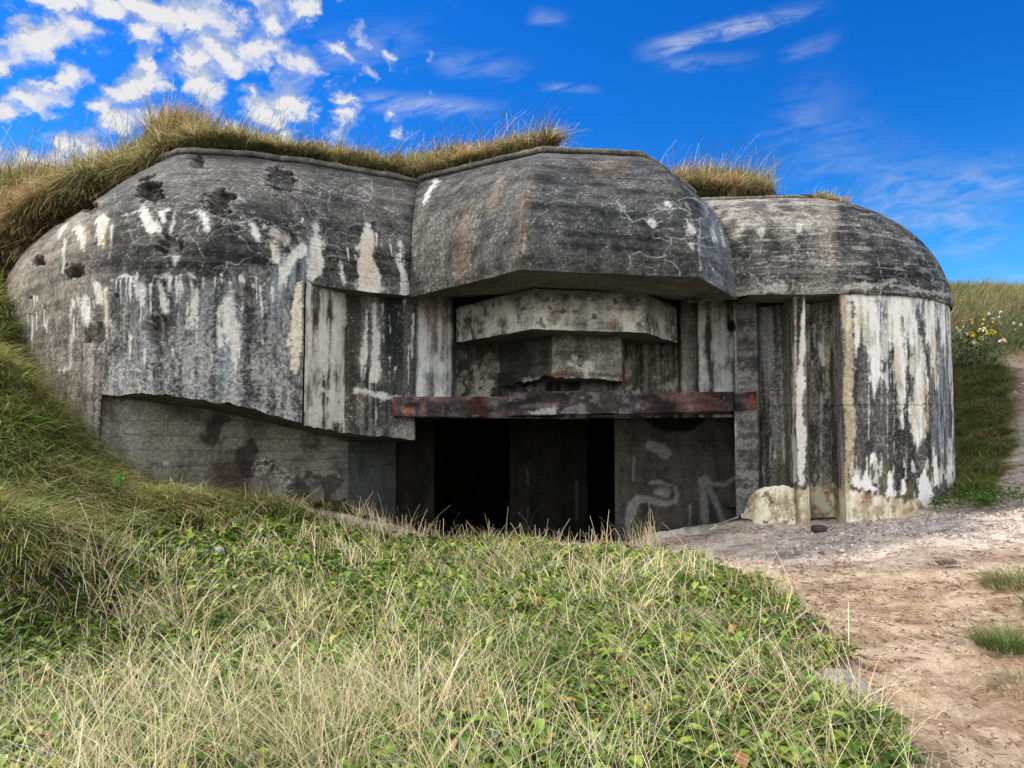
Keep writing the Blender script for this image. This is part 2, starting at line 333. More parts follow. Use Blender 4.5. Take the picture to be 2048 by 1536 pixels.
        for k, (a, s) in enumerate(((842, -.005), (870, .03), (900, .008), (935, -.05), (968, -.08))):
            c = mixc(c, [.012, .012, .01], (1 - ss(.5, 1.6, np.abs(py - a - (px - 300) * s))) * .4)
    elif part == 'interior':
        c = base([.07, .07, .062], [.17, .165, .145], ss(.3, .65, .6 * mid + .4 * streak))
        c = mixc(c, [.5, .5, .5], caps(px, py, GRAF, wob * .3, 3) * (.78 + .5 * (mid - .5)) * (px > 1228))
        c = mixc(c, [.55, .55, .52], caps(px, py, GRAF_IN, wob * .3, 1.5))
        c = c * np.where(px > 1228, .62, .19)[:, None]  # wall colour cut down to paint in the shade inside the gun room
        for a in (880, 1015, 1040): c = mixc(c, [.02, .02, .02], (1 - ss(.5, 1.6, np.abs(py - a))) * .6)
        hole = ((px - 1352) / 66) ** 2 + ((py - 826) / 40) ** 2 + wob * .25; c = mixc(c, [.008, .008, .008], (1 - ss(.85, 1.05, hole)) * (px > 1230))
    elif part == 'soffit':
        c = base([.05, .048, .042], [.13, .125, .11])
    elif part == 'ledge':
        c = base([.07, .07, .065], [.19, .185, .17])
    elif part == 'beam':
        rt = ss(.42, .62, fbm(p, (4, 4, 5), 111, 4, .6)); c = base([.035, .03, .036], [.13, .12, .13], ss(.3, .7, mid))
        c = mixc(c, [.10, .042, .03], rt * .6)
        c = mixc(c, [.20, .075, .035], ss(.64, .76, fbm(p, (5, 5, 6), 113, 4, .6)) * .8)
        c = c * (.35 + 1.3 * ss(.3, .7, fbm(p, (2.2, 2.2, 7), 117, 3)))[:, None]
        c = mixc(c, [.30, .29, .30], ss(.62, .72, fbm(p, (6, 6, 6), 115, 4, .6)) * .45)
        c = mixc(c, [.09, .10, .08], ss(1150, 1200, px) * (1 - ss(1225, 1235, px)) * .3)
        c = mixc(c, [.30, .09, .035], caps(px, py, D((1505,795,8,1510,808,7),(845,810,4,845,830,4),(786,800,5,790,815,5)), wob, 5) * .45)
        c = mixc(c, [.45, .45, .45], caps(px, py, D((1065,826,5,1110,822,6)), wob * 1.4, 3) * .7)
    else:
        c = base(dark, grey)
    if part in ('dome', 'cheek', 'backwall', 'visor', 'drum', 'recess'):
        c = mixc(c, [.13, .05, .03], caps(px, py, RUST, wob, 5) * .7 * ss(.35, .55, mid))
    c = c * (1 + (.76 * fine - .38) * (1 - .6 * ss(.2, .5, c.mean(1))))[:, None]
    if part not in ('interior',): c = .13 * (np.maximum(c, .002) / .13) ** 1.2
    return np.clip(c, .003, .74)

def finish(name, grids, part, mat, parent, amp=.012, post=None):
    V = []; Fs = []; off = 0
    for g in grids:
        V.append(g.reshape(-1, 3)); Fs.append(grid_faces(g.shape[0], g.shape[1], off)); off += g.shape[0] * g.shape[1]
    V = np.vstack(V); Fs = np.vstack(Fs)
    if post is not None: V, extra = post(V)
    else: extra = None
    c = concrete_color(V, part)
    if extra is not None:
        agg = vnoise((V * 45) @ ROT3, 351)[:, None]; k = np.clip(extra, 0, 1)[:, None]; r = np.clip(-extra, 0, 1)[:, None]
        c = c * (1 - k) + np.array([.06, .056, .05]) * (.25 + 1.3 * agg) * k
        c = c * (1 - r) + np.array([.26, .25, .23]) * (.5 + agg) * r
    if amp:
        d = np.stack([fbm(V, 3.1, 201, 4, .6), fbm(V, 3.1, 211, 4, .6), fbm(V, 3.1, 221, 4, .6)], -1) - .5
        V2 = (V * 19) @ ROT3; d2 = np.stack([vnoise(V2, 231), vnoise(V2, 241), vnoise(V2, 251)], -1) - .5
        V = V + d * amp * 3 + d2 * amp * .4
    o = fast_mesh(name, V, Fs, mat, c, True, parent)
    return o

# ------------------------------------------------------------------ materials
def nodes(name):
    m = bpy.data.materials.new(name); m.use_nodes = True
    nt = m.node_tree; nt.nodes.clear()
    return m, nt
def N(nt, t, **kw):
    n = nt.nodes.new(t)
    for k, v in kw.items():
        if k.startswith('i_'): n.inputs[int(k[2:]) if k[2:].isdigit() else k[2:]].default_value = v
        else: setattr(n, k, v)
    return n
def mth(nt, op, a, b=None, c=None):
    n = nt.nodes.new('ShaderNodeMath'); n.operation = op
    for i, v in enumerate((a, b, c)):
        if v is None: continue
        if isinstance(v, (int, float)): n.inputs[i].default_value = v
        else: nt.links.new(v, n.inputs[i])
    return n.outputs[0]
def concrete_mat(name, boards=11.0, rough=.9, groove=.5, pit=.5, metal=0):
    m, nt = nodes(name); L = nt.links.new
    out = N(nt, 'ShaderNodeOutputMaterial'); b = N(nt, 'ShaderNodeBsdfPrincipled'); L(b.outputs[0], out.inputs[0])
    b.inputs['Roughness'].default_value = rough; b.inputs['Specular IOR Level'].default_value = .25
    at = N(nt, 'ShaderNodeAttribute', attribute_name='Col')
    geo = N(nt, 'ShaderNodeNewGeometry')
    nz = N(nt, 'ShaderNodeTexNoise'); nz.inputs['Scale'].default_value = 26; nz.inputs['Detail'].default_value = 8; nz.inputs['Roughness'].default_value = .78
    L(geo.outputs['Position'], nz.inputs['Vector'])
    kr = N(nt, 'ShaderNodeMapRange'); L(nz.outputs[0], kr.inputs[0]); kr.inputs[1].default_value = .36; kr.inputs[2].default_value = .64; kr.inputs[3].default_value = .52; kr.inputs[4].default_value = 1.42
    k = kr.outputs[0]
    lum = N(nt, 'ShaderNodeRGBToBW'); L(at.outputs['Color'], lum.inputs[0]); lw = N(nt, 'ShaderNodeMapRange'); L(lum.outputs[0], lw.inputs[0]); lw.inputs[1].default_value = .2; lw.inputs[2].default_value = .6; lw.inputs[3].default_value = 1.0; lw.inputs[4].default_value = .35
    k = mth(nt, 'MULTIPLY_ADD', mth(nt, 'SUBTRACT', k, 1.0), lw.outputs[0], 1.0)
    vm = N(nt, 'ShaderNodeVectorMath', operation='SCALE'); L(at.outputs['Color'], vm.inputs[0]); L(k, vm.inputs['Scale'])
    # board joints
    sep = N(nt, 'ShaderNodeSeparateXYZ'); L(geo.outputs['Position'], sep.inputs[0])
    wz = N(nt, 'ShaderNodeTexNoise'); wz.inputs['Scale'].default_value = 1.3; wz.inputs['Detail'].default_value = 2; L(geo.outputs['Position'], wz.inputs['Vector'])
    z = mth(nt, 'MULTIPLY_ADD', wz.outputs[0], .09, sep.outputs[2])
    zz = mth(nt, 'MULTIPLY', z, boards)
    fr = mth(nt, 'FRACT', zz); tri = mth(nt, 'ABSOLUTE', mth(nt, 'SUBTRACT', fr, .5))
    gr = N(nt, 'ShaderNodeMapRange'); L(tri, gr.inputs[0]); gr.inputs[1].default_value = .38; gr.inputs[2].default_value = .5; gr.inputs[3].default_value = 0; gr.inputs[4].default_value = 1
    mk = N(nt, 'ShaderNodeTexNoise'); mk.inputs['Scale'].default_value = 1.4; mk.inputs['Detail'].default_value = 3; L(geo.outputs['Position'], mk.inputs['Vector'])
    mkr = N(nt, 'ShaderNodeMapRange'); L(mk.outputs[0], mkr.inputs[0]); mkr.inputs[1].default_value = .40; mkr.inputs[2].default_value = .58
    g = mth(nt, 'MULTIPLY', gr.outputs[0], mkr.outputs[0])
    jn = N(nt, 'ShaderNodeTexWhiteNoise', noise_dimensions='1D'); L(mth(nt, 'FLOOR', mth(nt, 'ADD', zz, .5)), jn.inputs['W'])
    jr = N(nt, 'ShaderNodeMapRange'); L(jn.outputs[0], jr.inputs[0]); jr.inputs[1].default_value = .3; jr.inputs[2].default_value = .85
    zf = N(nt, 'ShaderNodeMapRange'); L(sep.outputs[2], zf.inputs[0]); zf.inputs[1].default_value = 1.7; zf.inputs[2].default_value = 2.5; zf.inputs[3].default_value = .45; zf.inputs[4].default_value = 1.35
    g = mth(nt, 'MULTIPLY', mth(nt, 'MULTIPLY', mth(nt, 'MULTIPLY', g, jr.outputs[0]), groove), zf.outputs[0])
    mx = N(nt, 'ShaderNodeMix', data_type='RGBA'); L(mth(nt, 'MULTIPLY', g, .75), mx.inputs[0]); L(vm.outputs[0], mx.inputs[6]); mx.inputs[7].default_value = (.012, .012, .012, 1)
    L(mx.outputs[2], b.inputs['Base Color'])
    # bump
    vor = N(nt, 'ShaderNodeTexNoise'); vor.inputs['Scale'].default_value = 24; vor.inputs['Detail'].default_value = 5; vor.inputs['Roughness'].default_value = .65; L(geo.outputs['Position'], vor.inputs['Vector'])
    h = mth(nt, 'ADD', mth(nt, 'MULTIPLY', g, -1.0), mth(nt, 'MULTIPLY', vor.outputs[0], pit * 2.2))
    fl = mth(nt, 'FLOOR', zz); wn = N(nt, 'ShaderNodeTexWhiteNoise', noise_dimensions='1D'); L(fl, wn.inputs['W'])
    h = mth(nt, 'MULTIPLY_ADD', wn.outputs[0], .16 * groove, h)
    h = mth(nt, 'MULTIPLY_ADD', nz.outputs[0], .8, h)
    bp = N(nt, 'ShaderNodeBump'); bp.inputs['Strength'].default_value = .9; bp.inputs['Distance'].default_value = .012; L(h, bp.inputs['Height']); L(bp.outputs[0], b.inputs['Normal'])
    b.inputs['Metallic'].default_value = metal
    return m
M_con = concrete_mat('weathered_concrete', boards=15.0, groove=.6)
M_conv = concrete_mat('plastered_concrete', groove=.12, pit=.35)
M_conr = concrete_mat('recess_concrete', boards=4.5, groove=.4)
M_plinth = concrete_mat('plinth_concrete', groove=0, pit=.7)
M_steel = concrete_mat('rusty_steel', groove=0, pit=.6, rough=.75, metal=.15)

def plant_mat(name, trans=.45, rough=.6):
    m, nt = nodes(name); L = nt.links.new
    out = N(nt, 'ShaderNodeOutputMaterial'); at = N(nt, 'ShaderNodeAttribute', attribute_name='Col')
    d = N(nt, 'ShaderNodeBsdfDiffuse'); t = N(nt, 'ShaderNodeBsdfTranslucent'); mx = N(nt, 'ShaderNodeMixShader'); mx.inputs[0].default_value = trans
    L(at.outputs['Color'], d.inputs[0])
    L(at.outputs['Color'], t.inputs[0]); L(d.outputs[0], mx.inputs[1]); L(t.outputs[0], mx.inputs[2])
    gl = N(nt, 'ShaderNodeBsdfGlossy'); gl.inputs['Roughness'].default_value = rough; gl.inputs[0].default_value = (1, 1, 1, 1)
    m2 = N(nt, 'ShaderNodeMixShader'); m2.inputs[0].default_value = .03; L(mx.outputs[0], m2.inputs[1]); L(gl.outputs[0], m2.inputs[2])
    L(m2.outputs[0], out.inputs[0]); return m
M_grass = plant_mat('grass_blades', .4); M_leaf = plant_mat('weed_leaves', .35, .45); M_dry = plant_mat('dry_straw', .3)

def ground_mat():
    m, nt = nodes('sandy_ground'); L = nt.links.new
    out = N(nt, 'ShaderNodeOutputMaterial'); b = N(nt, 'ShaderNodeBsdfPrincipled'); L(b.outputs[0], out.inputs[0]); b.inputs['Roughness'].default_value = .95; b.inputs['Specular IOR Level'].default_value = .1
    at = N(nt, 'ShaderNodeAttribute', attribute_name='Col'); geo = N(nt, 'ShaderNodeNewGeometry')
    nz = N(nt, 'ShaderNodeTexNoise'); nz.inputs['Scale'].default_value = 45; nz.inputs['Detail'].default_value = 8; nz.inputs['Roughness'].default_value = .75; L(geo.outputs['Position'], nz.inputs['Vector'])
    k = mth(nt, 'MULTIPLY_ADD', nz.outputs[0], 1.9, .05)
    vm = N(nt, 'ShaderNodeVectorMath', operation='SCALE'); L(at.outputs['Color'], vm.inputs[0]); L(k, vm.inputs['Scale']); L(vm.outputs[0], b.inputs['Base Color'])
    n2 = N(nt, 'ShaderNodeTexNoise'); n2.inputs['Scale'].default_value = 14; n2.inputs['Detail'].default_value = 8; n2.inputs['Roughness'].default_value = .65; L(geo.outputs['Position'], n2.inputs['Vector'])
    h = mth(nt, 'MULTIPLY_ADD', n2.outputs[0], 2.5, nz.outputs[0])
    bp = N(nt, 'ShaderNodeBump'); bp.inputs['Strength'].default_value = 1; bp.inputs['Distance'].default_value = .03; L(h, bp.inputs['Height']); L(bp.outputs[0], b.inputs['Normal'])
    return m
M_ground = ground_mat()

# ------------------------------------------------------------------ BUNKER
bunker = empty('bunker', (0.5, 12.0, -1.65))
tag(bunker, 'huge stained grey concrete bunker with overhanging canopy half buried in grassy dune', 'bunker')

SP = .018
ZS = 2.2
outer = [(-10.2, 17.0), (-10.05, 15.0), XY(2, 13.7, 600), XY(60, 12.4, 600), XY(130, 11.45, 600), XY(210, 10.8, 600), XY(300, 10.45, 600), XY(415, 10.4, 600), XY(520, 10.65, 600), XY(608, 11.0, 600)]
outR = [XY(608, 11.0, 570), XY(690, 11.45, 573), XY(765, 11.8, 581), XY(822, 12.1, 592), XY(835, 12.9, 592)]
topL = [(-9.1, 17.3), (-8.95, 15.9), (-8.05, 14.9), (-7.1, 13.9), (-6.45, 13.0), (-5.7, 12.4), tuple(P(415, 296, 12.4)[:2]), tuple(P(492, 302, 12.5)[:2]), tuple(P(550, 310, 12.65)[:2]), tuple(P(600, 319, 12.8)[:2])]
topR = [tuple(P(600, 319, 12.8)[:2]), tuple(P(690, 332, 13.15)[:2]), tuple(P(765, 345, 13.5)[:2]), tuple(P(838, 361, 13.9)[:2]), tuple(P(850, 361, 14.4)[:2])]
ZT = 4.7
v3 = lambda L, z: [np.array([a[0], a[1], z]) for a in L]
botz = [-2.6] * 6 + [.0] * 4
# bottom edge of the overhang (it runs from px 205 to px 608)
for i, py in zip((6, 7, 8, 9), (787, 800, 820, 847)):
    botz[i] = P(300, py, outer[i][1])[2]
upB = v3(outer, ZS); upT = v3(topL, ZT)
u = cols(upB, upT, SP)
dome_g = loft(upB, upT, SP, POW(2.3), True, u)
dome_r = loft(v3(outR, ZS), v3(topR, ZT), SP, POW(2.3), True)
# lower wall: left of px 207 down to the ground, right of it only to the overhang edge
ub = u[u <= 5.0]; wl = loft([np.array([a[0], a[1], -2.6]) for a in outer], upB, SP, LIN, True, ub)
uo = u[u >= 5.0]
bo = [np.array([a[0], a[1], z]) for a, z in zip(outer, botz)]
bo[5] = np.array([outer[5][0], outer[5][1], P(210, 790, 10.8)[2]])
wr = loft(bo, upB, SP, LIN, True, uo, True)
for _r in range(8): wr[_r, :, 2] += (fbm(wr[0], (6, 6, 6), 407, 4, .65) - .5) * .10 * (1 - _r / 8)
CR = [(395,324,17,.14),(300,378,30,.22),(560,358,36,.16),(437,402,34,.20),(340,490,30,.2),(78,522,15,.25),(148,542,22,.25),(115,437,22,.14),(175,412,22,.12),(483,590,32,.13),(320,660,38,.16),(190,672,30,.08),(570,478,32,.10),(660,450,8,.04),(62,595,5,.05),(235,592,4,.04),(548,860,5,.04)]
def craters(V):
    px, py = proj(V); ex = np.zeros(len(V)); rimm = np.zeros(len(V)); w = (fbm(V, 9, 301, 4, .6) - .5) * 2; w2 = (fbm(V, 25, 305, 3, .6) - .5)
    for (cx, cy, r, dp) in CR:
        d = np.hypot((px - cx), (py - cy) * 1.15) / r + w * .75 + w2 * .3
        k = 1 - ss(.45, .95, d)
        if not (k > 0).any(): continue
        V = V + k[:, None] * np.array([.2, 1.0, -.25]) * (dp * (1 + .8 * w2))[:, None]
        ex = np.maximum(ex, (1 - ss(.45, .8, d)) * .8 * (.6 + .8 * w2)); rimm = np.maximum(rimm, np.exp(-((d - .98) / .16) ** 2) * ss(-.05, .18, w2))
    # spalled lower edge of the overhang
    return V, np.clip(ex, 0, .85) - .75 * rimm * (ex < .3)
finish('rounded_shell', [dome_g, dome_r, wl, wr], 'dome', M_con, bunker, .012, craters)

# soffit of the overhang + recessed wall below it
rec_px = [205, 300, 415, 520, 608, 697]
rec_Y = [10.95, 11.15, 11.45, 11.85, 12.2, 12.75]
rec_top = [793, 803, 820, 842, 862, 884]
rt = [P(a, c, b) for a, b, c in zip(rec_px, rec_Y, rec_top)]
rb = [np.array([a[0], a[1], -2.7]) for a in rt]
jb = P(792, 884, 14.1)
rt2 = rt + [np.array([jb[0], jb[1], rt[-1][2] + .25])]; rb2 = rb + [np.array([jb[0], jb[1], -2.7])]
rt2[-2] = rt2[-2] + np.array([0, 0, .1])
finish('recessed_wall', [loft(rb2, [a + np.array([0, 0, .02]) for a in rt2], .022)], 'recess', M_conr, bunker, .008)
edge = [bo[5], bo[6], bo[7], bo[8], bo[9]]
ck = [P(607, 850, 10.97), P(690, 866, 11.95), P(830, 880, 12.45), P(826, 880, 13.3)]
finish('overhang_soffit', [loft(edge, rt[:5], .04), loft([bo[9], ck[1], ck[2], ck[3]], [rt[4], rt[5], P(792, 884, 13.6), P(792, 884, 14.0)], .04)], 'soffit', M_conr, bunker, .01)

# stepped cheek on the left of the embrasure
cz = [ZS, ZS, ZS + .02, ZS]
ctop = [np.array([a[0], a[1], ZS + .02]) for a in ck]
def ragged(g, seed=400, a=.07, rows=10):
    n = fbm(g[0], (5, 5, 5), seed, 4, .6) - .5
    for r in range(min(rows, g.shape[0])): g[r, :, 2] += n * a * (1 - r / rows)
    return g
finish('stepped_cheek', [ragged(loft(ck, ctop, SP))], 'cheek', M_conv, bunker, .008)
finish('cheek_soffit', [loft([np.array([a[0], a[1], ZS]) for a in outR[:4]], [np.array([a[0], a[1] + .02, ZS + .004]) for a in (ck[0], ck[1], ck[2], ck[2])], .04)], 'soffit', M_conv, bunker, 0)

# back wall of the embrasure and the pier on its right
bw = [(812, 12.5), (830, 12.5), (905, 12.95), (913, 13.45), (1000, 13.55), (1250, 13.55), (1356, 13.5), (1364, 13.3), (1394, 13.2), (1397, 13.0), (1470, 12.75), (1471, 12.2), (1516, 12.15), (1521, 12.5)]
bwb = [P(a, 800, b) for a, b in bw]
for q in bwb: q[2] = .22
bwt = [np.array([q[0], q[1], 2.6]) for q in bwb]
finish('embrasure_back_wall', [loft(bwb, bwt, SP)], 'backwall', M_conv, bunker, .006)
pier = [P(a, 900, b) for a, b in ((1500, 13.6), (1470, 12.2), (1516, 12.15), (1521, 12.5))]
finish('door_pier', [loft([np.array([q[0], q[1], -2.7]) for q in pier], [np.array([q[0], q[1], .47]) for q in pier], SP)], 'backwall', M_conv, bunker, .006)

# visor (second ring) and mantlet (third ring)
ZC = 2.12
vis = [(910, 13.45), (912, 13.1), (1065, 11.3), (1290, 11.72), (1354, 13.1), (1355, 13.45)]
vb = [P(a, 670, b) for a, b in vis]
for q in vb: q[2] = 1.55
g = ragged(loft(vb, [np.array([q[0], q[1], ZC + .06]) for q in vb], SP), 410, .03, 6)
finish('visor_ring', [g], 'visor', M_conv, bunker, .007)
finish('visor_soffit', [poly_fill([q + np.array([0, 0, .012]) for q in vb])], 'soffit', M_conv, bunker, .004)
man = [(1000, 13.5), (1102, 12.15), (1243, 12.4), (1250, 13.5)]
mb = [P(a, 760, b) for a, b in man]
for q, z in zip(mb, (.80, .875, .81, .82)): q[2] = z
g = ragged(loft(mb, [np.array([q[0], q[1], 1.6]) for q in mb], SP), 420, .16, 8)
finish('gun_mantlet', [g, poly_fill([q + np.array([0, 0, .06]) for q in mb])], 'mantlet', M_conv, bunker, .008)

# canopy
ca = [P(822, 594, 12.9), P(820, 595, 12.0), P(1040, 540, 10.0), P(1400, 555, 10.42), P(1478, 600, 11.75), P(1468, 600, 12.9)]
ct = [P(836, 362, 14.6), P(838, 362, 13.9), P(1085, 305, 12.5), P(1283, 313, 12.7), P(1388, 390, 13.9), P(1380, 390, 14.6)]
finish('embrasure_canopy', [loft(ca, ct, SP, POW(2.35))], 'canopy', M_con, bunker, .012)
finish('canopy_soffit', [poly_fill([ca[0], ca[1] + [0.01, 0.012, .01], ca[2] + [0, .012, .01], ca[3] + [0, .012, .01], ca[4] + [-.01, .012, .01], ca[5]])], 'soffit', M_conv, bunker, .004)

# right mass : dome over stepped piers and a drum
cx, cy, rad = 5.2, 14.2, 2.86
arc = [(cx + rad * math.sin(a), cy - rad * math.cos(a)) for a in np.linspace(-.03, 2.3, 20)]
rtop = .62
arct = [(cx - .02 + rtop * math.sin(a), cy - rtop * math.cos(a)) for a in np.linspace(-.03, 2.3, 20)]
zr = P(1600, 588, 11.35)[2]
ZR = 4.28
fr = [(2.9, 12.2), (3.72, 11.42), (4.4, 11.37)]
frt = [(2.9, 13.85), (3.6, 13.72), (4.6, 13.62)]
ell = lambda s: 1 - np.sqrt(np.clip(1 - (s * .985) ** 2, 0, 1))
ellw = lambda s: ell(s) / ell(np.array(1.0))
finish('rounded_corner_dome', [loft(v3(fr + arc, zr), v3(frt + arct, ZR), SP, ellw)], 'rightdome', M_con, bunker, .012)
saw = [(1521, 12.7), (1567, 12.45), (1592, 11.62), (1613, 11.5), (1617, 12.35), (1662, 12.15), (1686, 11.42)]
sawp = [P(a, 800, b)[:2] for a, b in saw] + [(cx + (rad - .04) * math.sin(a), cy - (rad - .04) * math.cos(a)) for a in np.linspace(-.01, 2.3, 24)]
finish('stepped_drum', [loft(v3(sawp, -2.6), v3(sawp, zr + .015), SP)], 'drum', M_conv, bunker, .010)
finish('dome_soffit', [loft([np.array([a[0], a[1], zr + .004]) for a in (fr + arc)[1:9]], [np.array([a[0], a[1] + .8, zr + .006]) for a in (fr + arc)[1:9]], .05)], 'soffit', M_conv, bunker, 0)

# flared foundation around the drum
plp = [P(a, 1000, b)[:2] for a, b in ((1486, 12.0), (1520, 11.85), (1567, 11.75), (1590, 11.4), (1616, 11.4), (1660, 11.4), (1690, 11.2))] + [(cx + (rad + .10) * math.sin(a), cy - (rad + .10) * math.cos(a)) for a in np.linspace(.08, .95, 8)]
plp = [XY(a, b, 1000) for a, b in ((1482, 12.05), (1500, 11.9), (1530, 11.75), (1567, 11.7), (1590, 11.62), (1600, 11.75))]
plp = cr(np.array([list(a) + [0.] for a in plp]), np.linspace(0, len(plp) - 1, 60), True)
plb, plt = [], []
for a in plp:
    pxx = float(proj(np.array([a[0], a[1], -1.1]))[0]); zt = P(pxx, float(plz(pxx)), a[1])[2]
    n = np.array([a[0] - cx, a[1] - cy - 1.5]); n = n / np.linalg.norm(n); zt += (float(vnoise(np.array([[a[0] * 9, a[1] * 9, 0.]]), 77)[0]) - .5) * .03
    plb.append(np.array([a[0] + n[0] * .07, a[1] + n[1] * .07, -2.2])); plt.append(np.array([a[0] - n[0] * .09, a[1] - n[1] * .12, zt + .02]))
gp = loft(plb, plt, .022)
gp[-3:, :, 2] += (fbm(gp[-1], 5, 440, 3)[None, :] - .5) * .06
finish('foundation_plinth', [gp], 'plinth', M_plinth, bunker, .009)

# weathered roof ledges
def ledge(name, top, off, h, sp=.03, smooth=False):
    T = np.asarray(top, float); mid = T.mean(0)
    u = cols(T, T, sp); c = cr(T, u, smooth); tan = np.gradient(c, axis=0); nrm = np.stack([tan[:, 1], -tan[:, 0], 0 * tan[:, 0]], -1); nrm /= np.linalg.norm(nrm, axis=1)[:, None] + 1e-9
    jag = (fbm(c, 4, 450, 4, .6) - .5)[:, None] * .10
    rows = [c - nrm * .35 + [0, 0, -.03], c + nrm * (off + jag * .6) + [0, 0, -.005], c + nrm * (off + .015 + jag) + np.array([0, 0, h * .5]), c + nrm * (off - .01 + jag) + np.array([0, 0, h]), c - nrm * .15 + np.array([0, 0, h + .03]), c - nrm * .6 + np.array([0, 0, h + .05])]
    return finish(name, [np.stack(rows)], 'ledge', M_conv, bunker, .010)
ledge('roof_ledge', [np.array([a[0], a[1], ZT + .015]) for a in topL[3:] + topR[1:4]], .05, .085, smooth=True)
ledge('roof_ledge', [q + np.array([0, 0, .015]) for q in ct[1:5]], .05, .085)
ledge('roof_ledge', [np.array([a[0], a[1], ZR + .012]) for a in frt + arct[2:12]], .06, .075)
# roof slabs closing the shell
finish('roof_slab', [loft([np.array([-9.5, 17, 4.66]), np.array([-7, 13.9, 4.66]), np.array([-5, 12.5, 4.66]), np.array([-3.7, 12.9, 4.66]), np.array([-1.7, 14.0, 4.66]), np.array([.5, 12.6, 4.64]), np.array([2.1, 12.8, 4.66]), np.array([3.3, 14.0, 4.4]), np.array([4.2, 13.8, 4.25]), np.array([5.3, 13.7, 4.25]), np.array([5.8, 14.2, 4.25])],
    [np.array([x, 19, z]) for x, z in ((-9.5, 4.66), (-7, 4.66), (-5, 4.66), (-3.7, 4.66), (-1.7, 4.66), (.5, 4.66), (2.1, 4.66), (3.3, 4.4), (4.2, 4.25), (5.3, 4.25), (5.8, 4.25))], .12)], 'ledge', M_conv, bunker, 0)

# rusty steel lintel : four plates with a lower flange
lint = bpy.data.objects.new('steel_lintel', None); lint.location = (0, 12.3, .4); link(lint, bunker); bpy.context.view_layer.update()
def box_grid(x0, x1, y0, y1, yb, z0a, z1a, z0b, z1b, sp=.018):
    """closed bar from (x0,y0) to (x1,y1), thickness back to +yb"""
    r = .012
    ring = lambda x, y, z0, z1: [np.array([x, y + yb, z0]), np.array([x, y + r, z0]), np.array([x, y, z0 + r]), np.array([x, y, z1 - r]), np.array([x, y + r, z1]), np.array([x, y + yb, z1])]
    a, b = ring(x0, y0, z0a, z1a), ring(x1, y1, z0b, z1b)
    body = loft(a, b, sp)
    n = max(2, int(abs(x1 - x0) / sp)); uu = cols(a, a, sp)
    ga = cr(a, uu, False); gb = cr(b, uu, False); s = np.linspace(0, 1, n)[:, None, None]
    body = ga[None] * (1 - s) + gb[None] * s
    ca_ = np.stack([ga, np.tile(ga.mean(0), (len(ga), 1))]); cb_ = np.stack([gb, np.tile(gb.mean(0), (len(gb), 1))])
    return [body, ca_, cb_]
for (xa, xb, ya, yb_, ta, tb, ba, bb) in ((785, 1016.4, 12.2, 12.34, 793, 793, 833, 835), (1017, 1233, 12.24, 12.24, 785, 784, 832, 827), (1233.4, 1469.6, 12.34, 12.26, 788, 783, 829, 822), (1471, 1514, 12.13, 12.1, 786, 783, 821, 818)):
    z = lambda py, px, Y: P(px, py, Y)[2]
    x0, x1 = P(xa, 810, ya)[0], P(xb, 810, yb_)[0]
    finish('lintel_plate', box_grid(x0, x1, ya, yb_, .5, z(ba, xa, ya), z(ta, xa, ya), z(bb, xb, yb_), z(tb, xb, yb_)), 'beam', M_steel, lint, .005)
for (xa, xb, Y, pa, pb) in ((832, 1180, 12.30, 833, 836), (1180, 1468, 12.22, 833, 822)):
    x0, x1 = P(xa, 830, Y)[0], P(xb, 830, Y)[0]
    finish('lintel_flange', box_grid(x0, x1, Y, Y, .4, P(xa, pa + 2.5, Y)[2], P(xa, pa, Y)[2], P(xb, pb + 2.5, Y)[2], P(xb, pb, Y)[2]), 'beam', M_steel, lint, .003)
# concrete block under the mantlet
x0, x1 = P(1015, 775, 12.9)[0], P(1237, 775, 12.9)[0]
finish('sill_block', box_grid(x0, x1, 12.75, 12.75, .8, .45, .67, .45, .67), 'mantlet', M_conv, bunker, .012)

# gun room behind the opening
ZCE = .27
def wall(pts, z0=-2.7, z1=ZCE + .3, sp=.03): return loft([np.array([a[0], a[1], z0]) for a in pts], [np.array([a[0], a[1], z1]) for a in pts], sp)
iw = lambda px, Y: tuple(P(px, 900, Y)[:2])
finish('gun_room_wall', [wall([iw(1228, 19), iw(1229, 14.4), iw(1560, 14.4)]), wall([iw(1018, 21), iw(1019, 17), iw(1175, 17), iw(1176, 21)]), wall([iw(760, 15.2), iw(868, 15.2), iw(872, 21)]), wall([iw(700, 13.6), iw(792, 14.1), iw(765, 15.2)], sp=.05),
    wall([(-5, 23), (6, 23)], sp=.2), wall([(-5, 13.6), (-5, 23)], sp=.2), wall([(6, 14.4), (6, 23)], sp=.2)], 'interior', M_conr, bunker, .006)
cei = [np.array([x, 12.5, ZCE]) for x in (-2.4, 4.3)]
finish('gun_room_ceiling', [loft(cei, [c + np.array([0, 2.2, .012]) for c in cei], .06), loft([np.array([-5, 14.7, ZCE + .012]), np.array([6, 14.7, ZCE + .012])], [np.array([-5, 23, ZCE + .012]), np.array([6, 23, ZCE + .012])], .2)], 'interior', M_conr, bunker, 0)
finish('gun_room_floor', [loft([np.array([-5, 11.2, -2.62]), np.array([6, 11.2, -2.62])], [np.array([-5, 23, -2.6]), np.array([6, 23, -2.6])], .15)], 'interior', M_conr, bunker, 0)

